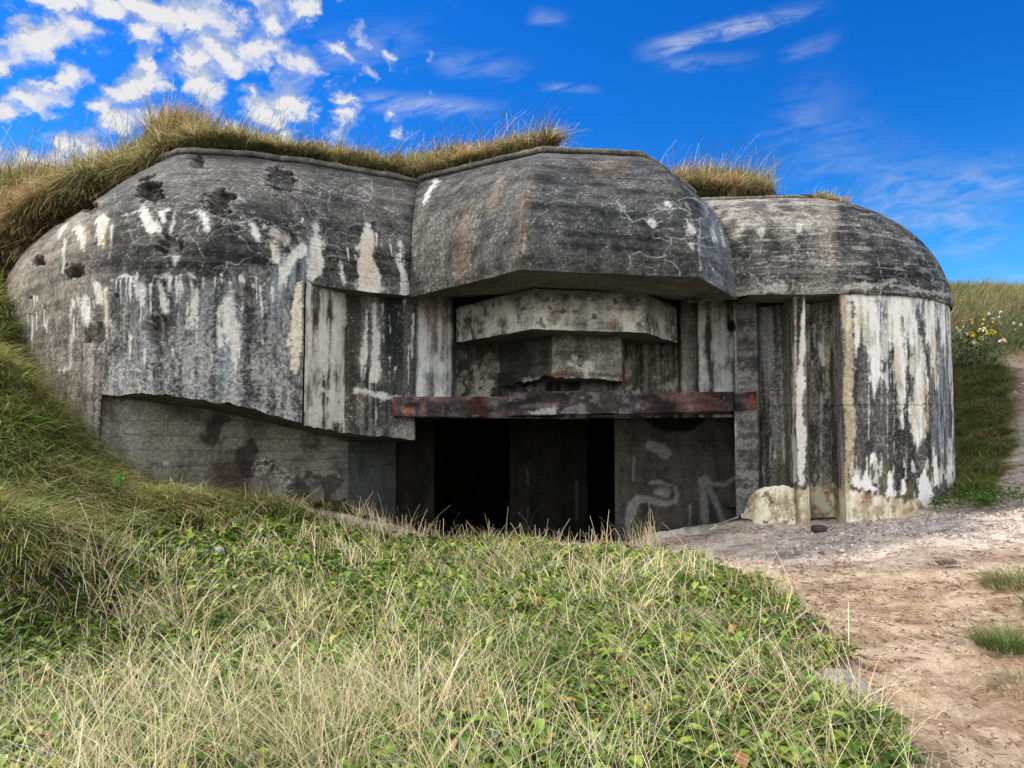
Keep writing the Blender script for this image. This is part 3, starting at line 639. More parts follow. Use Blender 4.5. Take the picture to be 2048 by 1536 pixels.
# rim of the pit in front of the opening
rim_px = [(688, 1006, 12.6), (740, 1030, 12.15), (790, 1050, 11.85), (850, 1066, 11.65), (920, 1076, 11.5), (1000, 1080, 11.42), (1100, 1083, 11.35), (1200, 1083, 11.35), (1270, 1080, 11.4), (1292, 1070, 11.45), (1312, 1064, 11.52), (1360, 1058, 11.65), (1420, 1048, 11.85), (1462, 1036, 12.05), (1480, 1030, 12.3)]
rim = np.array([P(*q) for q in rim_px])
def rimY(x): return np.interp(x, rim[:, 0], rim[:, 1])
def rimZ(x): return np.interp(x, rim[:, 0], rim[:, 2])
RX0, RX1 = rim[0, 0], rim[-1, 0]

# ------------------------------------------------------------------ TERRAIN (thin-plate spline through measured points)
cp = [(0,3,-1.62),(-3,3,-1.58),(3,3,-1.76),(0,6,-1.6),(-4,6,-1.42),(-4,8.5,-1.28),(0,1,-1.63),(0,-5,-1.65),(-6,0,-1.4),(6,0,-1.75),(1.5,8.5,-1.6),(0,9,-1.6)]
for q in [(0,1000,8),(0,1100,6.3),(300,1050,9),(600,1035,10.4),(700,1082,10),(1000,1092,10),(1480,1172,7.5),(1620,1262,6),(1700,1400,4.6),(1780,1536,3.7),(1800,1200,7.2),(1900,1400,4.75),
    (1690,1045,11.0),(1860,1003,12),(1950,1003,11.5),(2040,1003,11),(2030,1170,7),(2048,1320,5.2),(2000,800,20),(1990,720,26),(1912,585,42),(2048,612,42),(1940,655,30),(1930,850,15),(1960,960,12.5),(1915,720,18),(2120,640,28),(2200,900,12),(2200,1100,8),
    (1640,1034,12.2),(1545,1034,12.5),(1640,1036,12.8),(1560,1042,11.6),(1640,1046,11.3),(0,672,12.6),(60,782,12.1),(130,868,11.3),(205,935,10.7),(300,985,11.0),(500,1003,11.6),(690,1012,12.4),(100,930,9.6),(0,880,9),(0,735,10.5),(-200,715,10),(200,985,9.8),(-300,900,8),(400,1010,10.2)]:
    cp.append(tuple(P(*q)))
cp += [tuple(q + np.array([0, -.02, -.01])) for q in rim[1:]]
cp += [(-12,12,3.2),(-14,16,4.4),(-9,4,-.8),(-13,2,-.3),(-15,8,1.6),(14,3,-1.4),(22,10,-.2),(-20,20,5),(-30,40,5.5),(0,45,6),(0,18,2.5),(-6,18,3.5),(60,60,6),(-60,0,1),(60,0,0),(0,-40,-1.5),(40,30,4.5),(8,20,1.2),(12,45,7.6),(100,100,7),(-100,100,7),(0,120,7),(100,-60,-1),(-100,-60,-1)]
cp = np.array(cp)
def tps_fit(c, reg=.02):
    n = len(c); d2 = ((c[:, None, :2] - c[None, :, :2]) ** 2).sum(-1); K = np.where(d2 > 0, d2 * np.log(d2 + 1e-12) * .5, 0) + np.eye(n) * reg
    Pm = np.hstack([np.ones((n, 1)), c[:, :2]]); A = np.zeros((n + 3, n + 3)); A[:n, :n] = K; A[:n, n:] = Pm; A[n:, :n] = Pm.T
    return np.linalg.solve(A, np.hstack([c[:, 2], np.zeros(3)]))
W_ = tps_fit(cp)
def sandmask(x, y):
    """1 on the trodden sand path; plan coordinates"""
    w = (fbm(np.stack([x, y, 0 * x], -1), 2.6, 501, 4, .62) - .5) * .85
    lx = np.interp(y, [-5, 2, 3.6, 4.2, 4.5, 5.1, 6.1, 7.4, 8.1, 9.3, 10.0, 10.5, 10.9, 11.3, 11.7, 12.0, 13.5, 15, 18, 20, 26, 34], [1.2, 1.6, 1.84, 2.06, 2.0, 2.14, 2.42, 2.66, 2.5, 2.25, 1.7, 1.2, -.6, -3.6, -3.6, -3.0, 9.0, 10.0, 12, 12.9, 16.6, 22])
    rx = np.interp(y, [-5, 2, 3, 5, 6.5, 7, 8, 9, 11, 15, 20, 26, 34], [4, 3.6, 3.5, 3.75, 4.5, 4.9, 6, 7.2, 9.6, 11.8, 14.9, 18.4, 23])
    lx = np.where((y > 11.9) & (y < 13.5), np.interp(y, [11.9, 12.0, 13.5], [7.2, 7.6, 9.0]), lx)
    return ss(-.10, .10, x - lx + w) * ss(-.15, .15, rx - x + w) * ss(26.5, 25.5, y)
def tz(x, y, detail=True):
    x = np.asarray(x, float); y = np.asarray(y, float); z = np.empty_like(x)
    for s in range(0, len(x), 40000):
        e = slice(s, s + 40000); d2 = (x[e, None] - cp[None, :, 0]) ** 2 + (y[e, None] - cp[None, :, 1]) ** 2
        z[e] = (d2 * np.log(d2 + 1e-12) * .5) @ W_[:-3] + W_[-3] + W_[-2] * x[e] + W_[-1] * y[e]
    far = np.hypot(x, y - 5)
    z = np.clip(z, -2.0, 9.0)
    if detail:
        p = np.stack([x, y, 0 * x], -1)
        z = z + (fbm(p, .9, 511, 3) - .5) * .10 * ss(1.5, 3, far + 2) + (fbm(p, 4.5, 521, 3) - .5) * .055
        z = z + ss(14, 40, far) * (fbm(p, .18, 531, 4) - .5) * 1.6
    return z
def axis(lo, hi, flo, fhi, fs):
    a = [fhi]; s = fs
    while a[-1] < hi: s *= 1.16; a.append(a[-1] + s)
    b = [flo]; s = fs
    while b[-1] > lo: s *= 1.16; b.append(b[-1] - s)
    return np.concatenate([b[:0:-1], np.arange(flo, fhi, fs), a])
gx = axis(-180, 180, -7.2, 9.2, .035); gy = axis(-120, 220, 2.2, 13.0, .035)
GX, GY = np.meshgrid(gx, gy); tx, ty = GX.ravel(), GY.ravel()
tzv = tz(tx, ty); sm = sandmask(tx, ty)
pp = np.stack([tx, ty, tzv], -1)
p2 = np.stack([tx, ty, 0 * tx], -1)
tzv = tzv - .06 * sm * ss(13, 11, ty)                       # the path is worn in
foot = (fbm(p2, 3.2, 541, 3) - .5) * .09 + (fbm(p2, 11, 545, 3) - .5) * .03
tzv = tzv + foot * sm
# ground colours
a_ = fbm(p2, 1.1, 551, 4); b_ = fbm(p2, 6, 555, 4, .6); c_ = fbm(p2, 24, 559, 3)
sand = np.array([.43, .295, .19]) + (np.array([.62, .48, .355]) - np.array([.43, .295, .19])) * ss(.35, .65, b_)[:, None]
pinkgrey = np.array([.52, .43, .37]) + np.array([.20, .19, .175]) * ss(.4, .6, b_)[:, None]
near_b = ss(7.6, 9.2, ty + (a_ - .5) * 1.6); sandc = sand * (1 - near_b[:, None]) + pinkgrey * near_b[:, None]
dk = ss(.52, .66, fbm(p2, (1.7, 3.2, 1), 565, 4, .6) * .75 + .25 * c_ + .16 * np.exp(-((tx - 4.5) / 1.6) ** 2 - ((ty - 8.4) / .7) ** 2)); sandc = mixc(sandc, [.15, .095, .06], dk * .42 * ss(3.2, 5, ty))
hill = ss(13, 16, ty) * ss(6, 8, tx); sandc = mixc(sandc, [.17, .115, .09], hill * .85)
slab = ss(.3, .0, np.abs(ty - rimY(np.clip(tx, RX0, RX1)) + .35)) * ss(1.9, 2.3, tx) * (1 - ss(4.0, 4.9, tx)); sandc = mixc(sandc, [.17, .165, .155], slab * ss(.35, .6, b_) * .9)
soil = np.array([.028, .022, .012]) + np.array([.05, .042, .02]) * ss(.35, .65, b_)[:, None]
gc = soil * (1 - sm[:, None]) + sandc * sm[:, None]
gc = mixc(gc, [.24, .18, .13], ss(.64, .7, fbm(p2, 2.1, 571, 3)) * .5 * (1 - sm))
fc = grid_faces(len(gy), len(gx))
cxm = tx[fc].mean(1); cym = ty[fc].mean(1)
inside = (cxm > RX0) & (cxm < RX1) & (cym > rimY(cxm)) & (cym < 24)
inside |= (cxm > RX0 - .05) & (cxm < 5.5) & (cym > 13.2) & (cym < 24)
fc = fc[~inside]
V = np.stack([tx, ty, tzv], -1)
tag(fast_mesh('ground', V, fc, M_ground, gc), kind='structure')
# rim strip (earth and concrete lip of the pit), part of the bunker floor
uu = cols(rim, rim, .03); rc = cr(rim, uu, True); zz = tz(rc[:, 0], rc[:, 1])
jag = (fbm(rc, 4, 581, 4) - .5) * .12
rows = [np.stack([rc[:, 0], rc[:, 1] - .12, zz - .10], -1), np.stack([rc[:, 0], rc[:, 1] - .05 + jag, zz + .012], -1), np.stack([rc[:, 0], rc[:, 1] + .05 + jag, zz - .0], -1), np.stack([rc[:, 0], rc[:, 1] + .11 + jag, zz - .07], -1), np.stack([rc[:, 0], rc[:, 1] + .13 + jag, zz - 1.4], -1)]
gr = np.stack(rows); Vr = gr.reshape(-1, 3)
bb = fbm(Vr, 6, 555, 4, .6); colr = np.array([.20, .155, .13]) + np.array([.18, .16, .14]) * ss(.35, .6, bb)[:, None]
con = ss(1.9, 2.1, Vr[:, 0]); colr = colr * (1 - con[:, None]) + con[:, None] * (np.array([.15, .145, .13]) + np.array([.25, .24, .22]) * ss(.4, .6, bb)[:, None])
fast_mesh('pit_rim', Vr, grid_faces(*gr.shape[:2]), M_plinth, colr, True, bunker)

# ------------------------------------------------------------------ DUNE on the roof
E = [(-420,600,15.5),(-200,560,14.9),(-60,520,14.4),(0,498,14.2),(60,442,14.15),(150,395,13.95),(230,364,13.6),(300,338,13.0),(352,312,12.7),(415,288,12.55),(500,298,12.65),(600,312,12.9),(720,334,13.4),(838,355,13.95),(960,322,13.3),(1040,304,12.95),(1098,299,12.9),(1112,302,13.2),(1130,330,14.6),(1290,372,14.9),(1330,385,14.5),(1390,395,14.2),(1450,394,14.0),(1520,392,14.0),(1545,393,14.05),(1556,400,14.8),(1640,402,15.0),(1700,418,15.6),(1760,460,16),(1830,540,17)]
Cc = [(-420,330),(-200,335),(-60,338),(0,338),(60,332),(150,322),(230,300),(300,272),(352,252),(415,262),(500,270),(600,280),(720,300),(838,312),(960,288),(1040,278),(1085,270),(1112,290),(1130,322),(1290,356),(1330,346),(1390,336),(1450,334),(1500,340),(1540,372),(1556,394),(1640,394),(1700,414),(1760,458),(1830,538)]
Cc = [(a, b + np.interp(a, [-60, 150, 300, 330, 385, 420, 600, 840, 1000, 1300, 1390, 1500, 1540], [20, 34, 36, 22, 24, 46, 44, 30, 38, 44, 24, 40, 10])) for a, b in Cc]
Ep = np.array([P(*q) for q in E]); Cp = np.array([P(c[0], c[1], e[2] + 1.25) for c, e in zip(Cc, E)])
uD = cols(Ep, Ep, .07); e3 = cr(Ep, uD, False); c3 = cr(Cp, uD, False)
rowsD = [(-.06, -.25), (0, 0), (.06, .22), (.2, .5), (.45, .78), (.75, .93), (1, 1)]
lowe = np.interp(proj(e3)[0], [100, 330], [1, 0])[:, None]
gd = [e3 + np.array([0, .05, -.28]) + lowe * np.array([.15, .7, -1.3])]
for (f, h) in rowsD[1:]:
    q = e3 + (c3 - e3) * f; q[:, 2] = e3[:, 2] + (c3[:, 2] - e3[:, 2]) * h; gd.append(q)
for (dy, dz) in ((.6, .03), (1.5, 0), (4, -.1), (9, -.4), (20, -1.5), (45, -3)):
    q = c3 + np.array([0, dy, dz]); gd.append(q)
gd = np.stack(gd)
nz_ = (fbm(gd.reshape(-1, 3), 1.4, 601, 4, .6) - .5).reshape(gd.shape[:2]); gd[2:, :, 2] += nz_[2:] * .26; gd[1:4, :, 1] += nz_[1:4] * .3
Vd = gd.reshape(-1, 3); sb = fbm(Vd, 5, 611, 4)
cd = np.array([.03, .022, .014]) + np.array([.07, .055, .03]) * ss(.35, .65, sb)[:, None]
tag(fast_mesh('dune', Vd, grid_faces(*gd.shape[:2]), M_ground, cd), kind='structure')

# ------------------------------------------------------------------ VEGETATION
def blades(name, base, h, w, az, lean, bend, droop, c0, c1, mat, seg=3, taper=.55, face=None, label=None, head=None, up=1.0):
    n = len(base); t = np.linspace(0, 1, seg + 1)[None, :]
    d = np.stack([np.cos(az), np.sin(az)], -1)
    r = h[:, None] * (lean[:, None] * t + bend[:, None] * t * t); zz = up * h[:, None] * (t - droop[:, None] * t * t)
    sp = np.empty((n, seg + 1, 3)); sp[..., 0] = base[:, None, 0] + d[:, None, 0] * r; sp[..., 1] = base[:, None, 1] + d[:, None, 1] * r; sp[..., 2] = base[:, None, 2] + zz
    if face is None: face = rng.uniform(-.9, .9, n)
    sa = az + math.pi / 2 + face
    sd = np.stack([np.cos(sa), np.sin(sa), 0 * sa], -1)[:, None, :]
    wt = (w[:, None] * np.clip(1 - t, .06, 1) ** taper * (.75 + .25 * np.minimum(1, t * 4)))
    if head is not None: wt = wt + w[:, None] * head * np.exp(-((t - .93) / .07) ** 2)
    wt = wt[..., None] * .5
    V = np.stack([sp - sd * wt, sp + sd * wt], 2).reshape(-1, 3)
    i = (np.arange(n)[:, None] * (seg + 1) + np.arange(seg)[None, :]).reshape(-1) * 2
    Fq = np.stack([i, i + 1, i + 3, i + 2], -1)
    c = (c0[:, None, :] * (1 - t[..., None]) + c1[:, None, :] * t[..., None]); c = np.repeat(c[:, :, None, :], 2, 2).reshape(-1, 3)
    o = fast_mesh(name, V, Fq, mat, c, False)
    if label is not False: tag(o, kind='stuff')
    return o
def pick(pal, n, jit=.25):
    pal = np.array(pal); c = pal[rng.integers(0, len(pal), n)]
    return c * (1 + rng.uniform(-jit, jit, (n, 1))) * (1 + rng.uniform(-.08, .08, (n, 3)))
def u_(a, b, n): return rng.uniform(a, b, n)

GREEN = [(.12,.21,.02),(.16,.25,.025),(.09,.16,.02),(.21,.28,.04),(.08,.14,.02),(.25,.28,.07)]
STRAW = [(.74,.63,.40),(.62,.50,.29),(.80,.71,.50),(.42,.31,.17),(.64,.57,.33)]
OLIVE = [(.18,.18,.055),(.25,.22,.08),(.12,.14,.04),(.32,.26,.11),(.16,.17,.05),(.38,.30,.15)]
RUSTY = [(.27,.16,.07),(.22,.12,.05),(.32,.20,.09)]
def fg_points(n, y0=2.3, y1=12.4, pw=1.0, dens=None):
    """ground points in front of the bunker, thinner with distance"""
    r = rng.random(int(n * 2.2))
    y = y0 * (y1 / y0) ** r if pw == 1.0 else (y0 ** (1 - pw) + r * (y1 ** (1 - pw) - y0 ** (1 - pw))) ** (1 / (1 - pw))
    x = rng.uniform(-1, 1, len(y)) * (y * .74 + .6)
    k = sandmask(x, y) < rng.uniform(.15, .6, len(x))
    k &= ~((x > RX0 - .15) & (x < RX1 + .3) & (y > rimY(x) - .12))
    ry = np.interp(x, [q[0] for q in rt] , [q[1] for q in rt]); k &= ~((x > rt[0][0]) & (x < RX0) & (y > ry - .05))
    oy = np.interp(x, [o[0] for o in outer[1:7]], [o[1] for o in outer[1:7]]); k &= ~((x <= rt[0][0]) & (y > oy))
    k &= ~((x > 3.2) & (x < 7.7) & (y > 11.0))
    if dens is not None:
        p = np.stack([x, y, 0 * x], -1); k &= rng.random(len(x)) < dens(p)
    x, y = x[k][:n], y[k][:n]
    return np.stack([x, y, tz(x, y) - .01], -1)
def lod(y, w0, y0=3.2, e=.75): return w0 * np.maximum(1, y / y0) ** e

slope = lambda p: ss(-1.25, -.75, p[:, 2]) * ss(-2.6, -3.6, p[:, 0])          # the bank at the left
# short green turf
b = fg_points(95000, dens=lambda p: .35 + .65 * ss(.3, .6, fbm(p, 1.3, 701, 3)))
n = len(b); c = pick(GREEN, n, .5) * .75; dry = rng.random(n) < .16; c[dry] = pick(STRAW, dry.sum()) * .8
h = u_(.06, .19, n) * (.7 + .7 * fbm(b, 1.1, 703, 2))
blades('grass', b, h, lod(b[:, 1], .0055) * u_(.7, 1.4, n), u_(0, 6.28, n), u_(.1, .7, n), u_(0, .9, n), u_(0, .55, n), c, c * u_(.9, 1.5, n)[:, None], M_grass, 2)
# long straw stalks, tangled
b = fg_points(3700, pw=.5, dens=lambda p: .50 + .50 * (1 - ss(.42, .56, fbm(p, 1.0, 721, 3) - .10 * ss(8, 10, p[:, 1]))))
b = b[~(slope(b) > .5)]
m = len(b); kk = np.repeat(np.arange(m), 6); n = m * 6; b = b[kk] + np.concatenate([rng.normal(0, .035, (n, 2)) * np.maximum(1, b[kk, 1:2] / 6), np.zeros((n, 1))], 1)
c = pick(STRAW, m, .25)[kk] * u_(.8, 1.15, n)[:, None]; g = rng.random(n) < .25; c[g] = pick([(.28,.30,.10),(.34,.34,.14)], g.sum())
h = u_(.12, .40, n) * (.75 + .6 * ss(.4, .7, fbm(b, .9, 713, 2))) * np.where(rng.random(n) < .12, 1.5, 1.0) * np.interp(b[:, 1], [3, 8, 11], [1, .95, .7])
az = np.where(rng.random(m) < .6, rng.normal(2.6, .9, m), u_(0, 6.28, m))[kk] + rng.normal(0, .7, n)
blades('dry_grass', b, h, lod(b[:, 1], .0034, 3.2, .8) * u_(.7, 1.3, n), az, u_(.05, .75, n), u_(0, .8, n), u_(0, .45, n), c, c * u_(.95, 1.25, n)[:, None], M_dry, 4, .35)
# flattened dead thatch
b = fg_points(9000, pw=1.0); n = len(b); c = pick([(.36,.28,.16),(.45,.37,.22),(.25,.17,.09),(.22,.20,.08)], n)
blades('thatch_grass', b, u_(.08, .22, n), lod(b[:, 1], .0032) * u_(.7, 1.3, n), u_(0, 6.28, n), u_(.8, 1.6, n), u_(-.3, .3, n), u_(.5, .95, n), c, c, M_dry, 2, .4)
# fine stalks standing along the rim of the pit
nn = 420; uR = rng.uniform(.6, len(rim) - 5.2, nn); q = cr(rim, uR, True); q[:, 1] -= u_(.03, .8, nn) ; q[:, 2] = tz(q[:, 0], q[:, 1]) - .01
c = pick(STRAW, nn, .15) * 1.1
blades('dry_grass', q, u_(.12, .36, nn) * np.where(rng.random(nn) < .12, 1.7, 1), np.full(nn, .0085), rng.normal(2.4, 1.6, nn), u_(0, .35, nn), u_(0, .5, nn), u_(0, .25, nn), c, c, M_dry, 4, .3, head=.5)

def leaves(name, base, L, w, az, pitch, fold, col, mat, label=None, parent=None):
    """broad leaf: 3 cross-sections with a folded midrib"""
    n = len(base); ts = np.array([0, .3, .65, 1.0]); ws = np.array([.12, .85, 1.0, .08])
    d = np.stack([np.cos(az), np.sin(az), 0 * az], -1); s = np.stack([-np.sin(az), np.cos(az), 0 * az], -1)
    V = np.empty((n, 4, 3, 3))
    for k in range(4):
        t = ts[k]; ctr = base + d * (L * t * np.cos(pitch))[:, None]; ctr[:, 2] += L * (np.sin(pitch) * t - .35 * t * t)
        e = s * (w * ws[k] * .5)[:, None]; up = np.zeros((n, 3)); up[:, 2] = w * ws[k] * fold
        V[:, k, 0] = ctr - e + up; V[:, k, 1] = ctr; V[:, k, 2] = ctr + e + up
    V = V.reshape(-1, 3); i0 = np.arange(n)[:, None] * 12
    q = []
    for k in range(3):
        for j in range(2): a = k * 3 + j; q.append(np.concatenate([i0 + a, i0 + a + 1, i0 + a + 4, i0 + a + 3], 1))
    Fq = np.concatenate(q); c = np.repeat(col, 12, 0)
    o = fast_mesh(name, V, Fq, mat, c, True, parent)
    if label is None and parent is None: tag(o, kind='stuff')
    return o
# low broad-leaved weeds in patches
b0 = fg_points(18500, y1=10.4, dens=lambda p: .32 + .68 * ss(.42, .56, fbm(p, 1.0, 721, 3)))
b0 = np.repeat(b0, 5, 0); n = len(b0); b0 = b0 + np.stack([rng.normal(0, .025, n), rng.normal(0, .025, n), u_(.01, .11, n)], -1)
LG = [(.11,.20,.018),(.17,.29,.025),(.055,.11,.012),(.28,.35,.05),(.035,.075,.010),(.09,.17,.018)]
c = pick(LG, n, .3); k = rng.random(n) < .03; c[k] = pick([(.30,.14,.05),(.33,.20,.05),(.38,.30,.06)], k.sum())
L = (.025 + .10 * rng.random(n) ** 1.7) * np.maximum(1, b0[:, 1] / 4.5) ** .45
leaves('ground_weeds', b0, L, L * u_(.28, .65, n), u_(0, 6.28, n), u_(-.1, .9, n), u_(.05, .35, n), c, M_leaf)
# fallen red-brown leaves
b = fg_points(170, y1=9); n = len(b); b[:, 2] += u_(.03, .12, n); c = pick([(.42,.10,.04),(.36,.16,.06),(.45,.26,.12),(.2,.08,.05)], n)
leaves('leaf_litter', b, u_(.03, .07, n), u_(.02, .05, n), u_(0, 6.28, n), u_(-.3, .6, n), u_(-.3, .4, n), c, M_leaf)

# tussock grass on the bank at the left: tufts whose blades arch outward and downhill
def tussocks(cent, per, rad_, h0, h1, pal, dry, w0, y0=4, down=(.55, -.8), name='bank_grass', droop=(.35, 1.0)):
    m = len(cent); n = m * per; k = np.repeat(np.arange(m), per); a = u_(0, 6.28, n); r = rad_ * np.sqrt(rng.random(n))
    b = cent[k] + np.stack([r * np.cos(a), r * np.sin(a), 0 * r], -1); b[:, 2] = tz(b[:, 0], b[:, 1]) - .02
    dx = np.cos(a) * r / rad_ + down[0] + rng.normal(0, .42, n); dy = np.sin(a) * r / rad_ + down[1] + rng.normal(0, .42, n)
    size = u_(.45, 1.35, m)[k]; c = pick(pal, m, .5)[k] * u_(.75, 1.25, n)[:, None]
    q = rng.random(n) < (rng.random(m) * dry)[k]; c[q] = pick([(.38,.31,.16),(.46,.38,.22),(.28,.20,.09)], q.sum())
    blades(name, b, u_(h0, h1, n) * size, lod(b[:, 1], w0, y0, .7) * u_(.7, 1.3, n), np.arctan2(dy, dx), u_(.2, .7, n), u_(.3, 1.1, n), u_(*droop, n), c, c * u_(1.0, 1.8, n)[:, None], M_grass, 4, .5)
BANK = [(.14,.20,.035),(.19,.25,.055),(.08,.13,.025),(.24,.24,.08),(.13,.21,.04)]
b = fg_points(9000, y0=6.2, y1=13.8, pw=.3); b = b[rng.random(len(b)) < slope(b)]
tussocks(b[:2100], 46, .085, .20, .50, BANK, .75, .0075)

# grass on the roof dune
def on_dune(n, v0, v1, ulo=0, uhi=None):
    uhi = gd.shape[1] - 1 if uhi is None else uhi
    a = rng.uniform(ulo, uhi, n); v = rng.uniform(v0, v1, n)
    i = np.clip(np.floor(v).astype(int), 0, gd.shape[0] - 2); j = np.clip(np.floor(a).astype(int), 0, gd.shape[1] - 2); f = (v - i)[:, None]; g = (a - j)[:, None]
    return gd[i, j]*(1-f)*(1-g) + gd[i+1, j]*f*(1-g) + gd[i, j+1]*(1-f)*g + gd[i+1, j+1]*f*g, v
ucol = lambda px: float(np.interp(px, proj(e3)[0], np.arange(len(e3))))
def dune_grass(n, v0, v1, h0, h1, pal, az_m, az_s, lean, bend, droop, w=.016, px0=-420, px1=1800, name='dune_grass', seg=4, tips=1.7, head=None, per=18, rad_=.06):
    m = n // per; q, v = on_dune(m, v0, v1, ucol(px0), ucol(px1)); px, _ = proj(q)
    keep = ~((px > 1106) & (px < 1292)) & ~((px > 1536) & ~((px > 1632) & (px < 1690) & (rng.random(m) < .7))); q = q[keep]; m = len(q); px = px[keep]
    k = np.repeat(np.arange(m), per); n = m * per
    cl = fbm(q, 1.7, 741, 3); ct_ = pick(pal, m, .55) * .85; z = rng.random(m) < ss(.48, .66, fbm(q, .9, 745, 3)) * .6; ct_[z] = pick(RUSTY + STRAW[3:4], z.sum())
    c = ct_[k] * u_(.7, 1.3, n)[:, None]; dr = rng.random(n) < .14; c[dr] = pick(STRAW, dr.sum()) * .8
    b = q[k] + np.stack([rng.normal(0, rad_, n), rng.normal(0, rad_ * .5, n), np.zeros(n)], -1)
    size = (u_(.55, 1.3, m) * (.5 + .95 * cl) * np.interp(px, [0, 300, 420, 700, 1540, 1560], [1.1, 1.05, .85, .85, 1, .5]))[k]
    tilt = rng.normal(0, .5, m)[k]
    blades(name, b, u_(h0, h1, n) * size, np.full(n, w) * u_(.6, 1.3, n), rng.normal(az_m, az_s, n) + tilt, u_(*lean, n), u_(*bend, n), u_(*droop, n), c, c * u_(.95, tips, n)[:, None], M_grass, seg, .5, head=head)
dune_grass(52000, .9, 7.0, .15, .42, OLIVE, -.4, 1.3, (.0, .45), (.0, .5), (.0, .35))
dune_grass(17000, .85, 2.6, .22, .45, OLIVE, -1.3, .5, (.4, .9), (.3, .9), (.5, 1.1), name='dune_grass')         # hanging over the edge
dune_grass(9000, .25, 2.2, .3, .6, OLIVE, -1.2, .6, (.3, .8), (.3, .9), (.7, 1.5), px0=-200, px1=330, name='dune_grass')
dune_grass(3200, 4, 7.6, .6, 1.05, [(.10,.09,.05),(.14,.11,.06),(.12,.12,.06)], -.2, .6, (.05, .35), (.1, .6), (.0, .3), w=.009, name='dune_grass', seg=6, head=1.3, per=3, rad_=.3)
dune_grass(5000, 3.5, 7.0, .4, .7, RUSTY + OLIVE, -.3, .8, (.05, .5), (.1, .7), (.0, .4), w=.010, px0=300, px1=410, name='dune_grass')
dune_grass(500, 2.5, 6.5, .5, .8, [(.12,.15,.06),(.16,.18,.08)], .0, .5, (.25, .7), (.2, .6), (.0, .3), w=.010, px0=1500, px1=1556, name='dune_grass')

# grass on the right hill and beside the drum
def hill_pts(n, x0, x1, y0, y1):
    x = u_(x0, x1, n); y = u_(y0, y1, n); k = (sandmask(x, y) < u_(.2, .6, n)) & (np.hypot(x - cx, y - cy) > rad + .02)
    k &= (x > y * .52) & (x < y * .82 + 1); x, y = x[k], y[k]
    return np.stack([x, y, tz(x, y) - .02], -1)
b = hill_pts(60000, 5.5, 15, 10.2, 17); n = len(b); c = pick([(.09,.13,.025),(.13,.16,.04),(.07,.11,.02),(.16,.15,.05)], n); k = rng.random(n) < ss(.5, .65, fbm(b, 1.4, 751, 3)) * .6; c[k] = pick(STRAW[1:4], k.sum()) * .7
blades('bank_grass', b, u_(.10, .34, n) * (.5 + fbm(b, 1.5, 755, 3)), np.full(n, .009) * u_(.7, 1.3, n), rng.normal(-.3, .9, n), u_(.2, .8, n), u_(.2, .9, n), u_(.2, .7, n), c, c * u_(.9, 1.5, n)[:, None], M_grass, 3)
b = hill_pts(150000, 8, 45, 17, 52); n = len(b); cl = fbm(b, .35, 761, 3); c = pick(OLIVE, n) * .85; k = rng.random(n) < np.maximum(ss(.5, .38, cl) * .6, ss(31, 27, b[:, 1]) * .85); c[k] = pick([(.08,.12,.04),(.10,.14,.045)], k.sum()); 
hh = u_(.25, .6, n) * (.5 + cl)
blades('hill_grass', b, hh, lod(b[:, 1], .012, 16, .9) * u_(.7, 1.3, n), rng.normal(-.3, .9, n), u_(.1, .6, n), u_(.1, .9, n), u_(.0, .5, n), c, c * u_(.95, 1.5, n)[:, None], M_grass, 3)
b = hill_pts(7000, 5.5, 15, 10.2, 17); tussocks(b[:1300], 40, .10, .16, .42, BANK, .6, .008, 8, (.2, -.5))
# broad green herbs at the foot of the drum
b0 = np.stack([u_(6.0, 7.7, 260), u_(10.6, 11.9, 260)], -1); b0 = b0[(np.hypot(b0[:, 0] - cx, b0[:, 1] - cy) > rad + .1) & (b0[:, 0] > 6.5 + (11.2 - b0[:, 1]) * .2) & (b0[:, 1] > 10.9)]
b0 = np.repeat(np.stack([b0[:, 0], b0[:, 1], tz(b0[:, 0], b0[:, 1])], -1), 6, 0); n = len(b0); b0 += np.stack([rng.normal(0, .05, n), rng.normal(0, .05, n), u_(0, .14, n)], -1)
L = u_(.04, .11, n); leaves('ground_weeds', b0, L, L * .5, u_(0, 6.28, n), u_(-.1, .9, n), u_(.05, .3, n), pick([(.07,.15,.02),(.10,.19,.03)], n), M_leaf)

# ------------------------------------------------------------------ loose things on the path
def stones(name, pts, r, pal, mat, smooth=False):
    octv = np.array([(1,0,0),(-1,0,0),(0,1,0),(0,-1,0),(0,0,1),(0,0,-1)], float); octf = np.array([(0,2,4),(2,1,4),(1,3,4),(3,0,4),(2,0,5),(1,2,5),(3,1,5),(0,3,5)])
    n = len(pts); V = octv[None] * (r[:, None] * u_(.6, 1.3, n)[:, None])[:, :, None] * rng.uniform(.6, 1.25, (n, 6, 1)) * np.array([1, 1, .62])
    a = u_(0, 6.28, n); ca_, sa_ = np.cos(a)[:, None], np.sin(a)[:, None]
    X = V[..., 0] * ca_ - V[..., 1] * sa_; Y = V[..., 0] * sa_ + V[..., 1] * ca_; V[..., 0], V[..., 1] = X, Y
    V = V + pts[:, None, :]; Fq = (octf[None] + np.arange(n)[:, None, None] * 6).reshape(-1, 3)
    return tag(fast_mesh(name, V.reshape(-1, 3), Fq, mat, np.repeat(pick(pal, n, .3), 6, 0), smooth), kind='stuff')
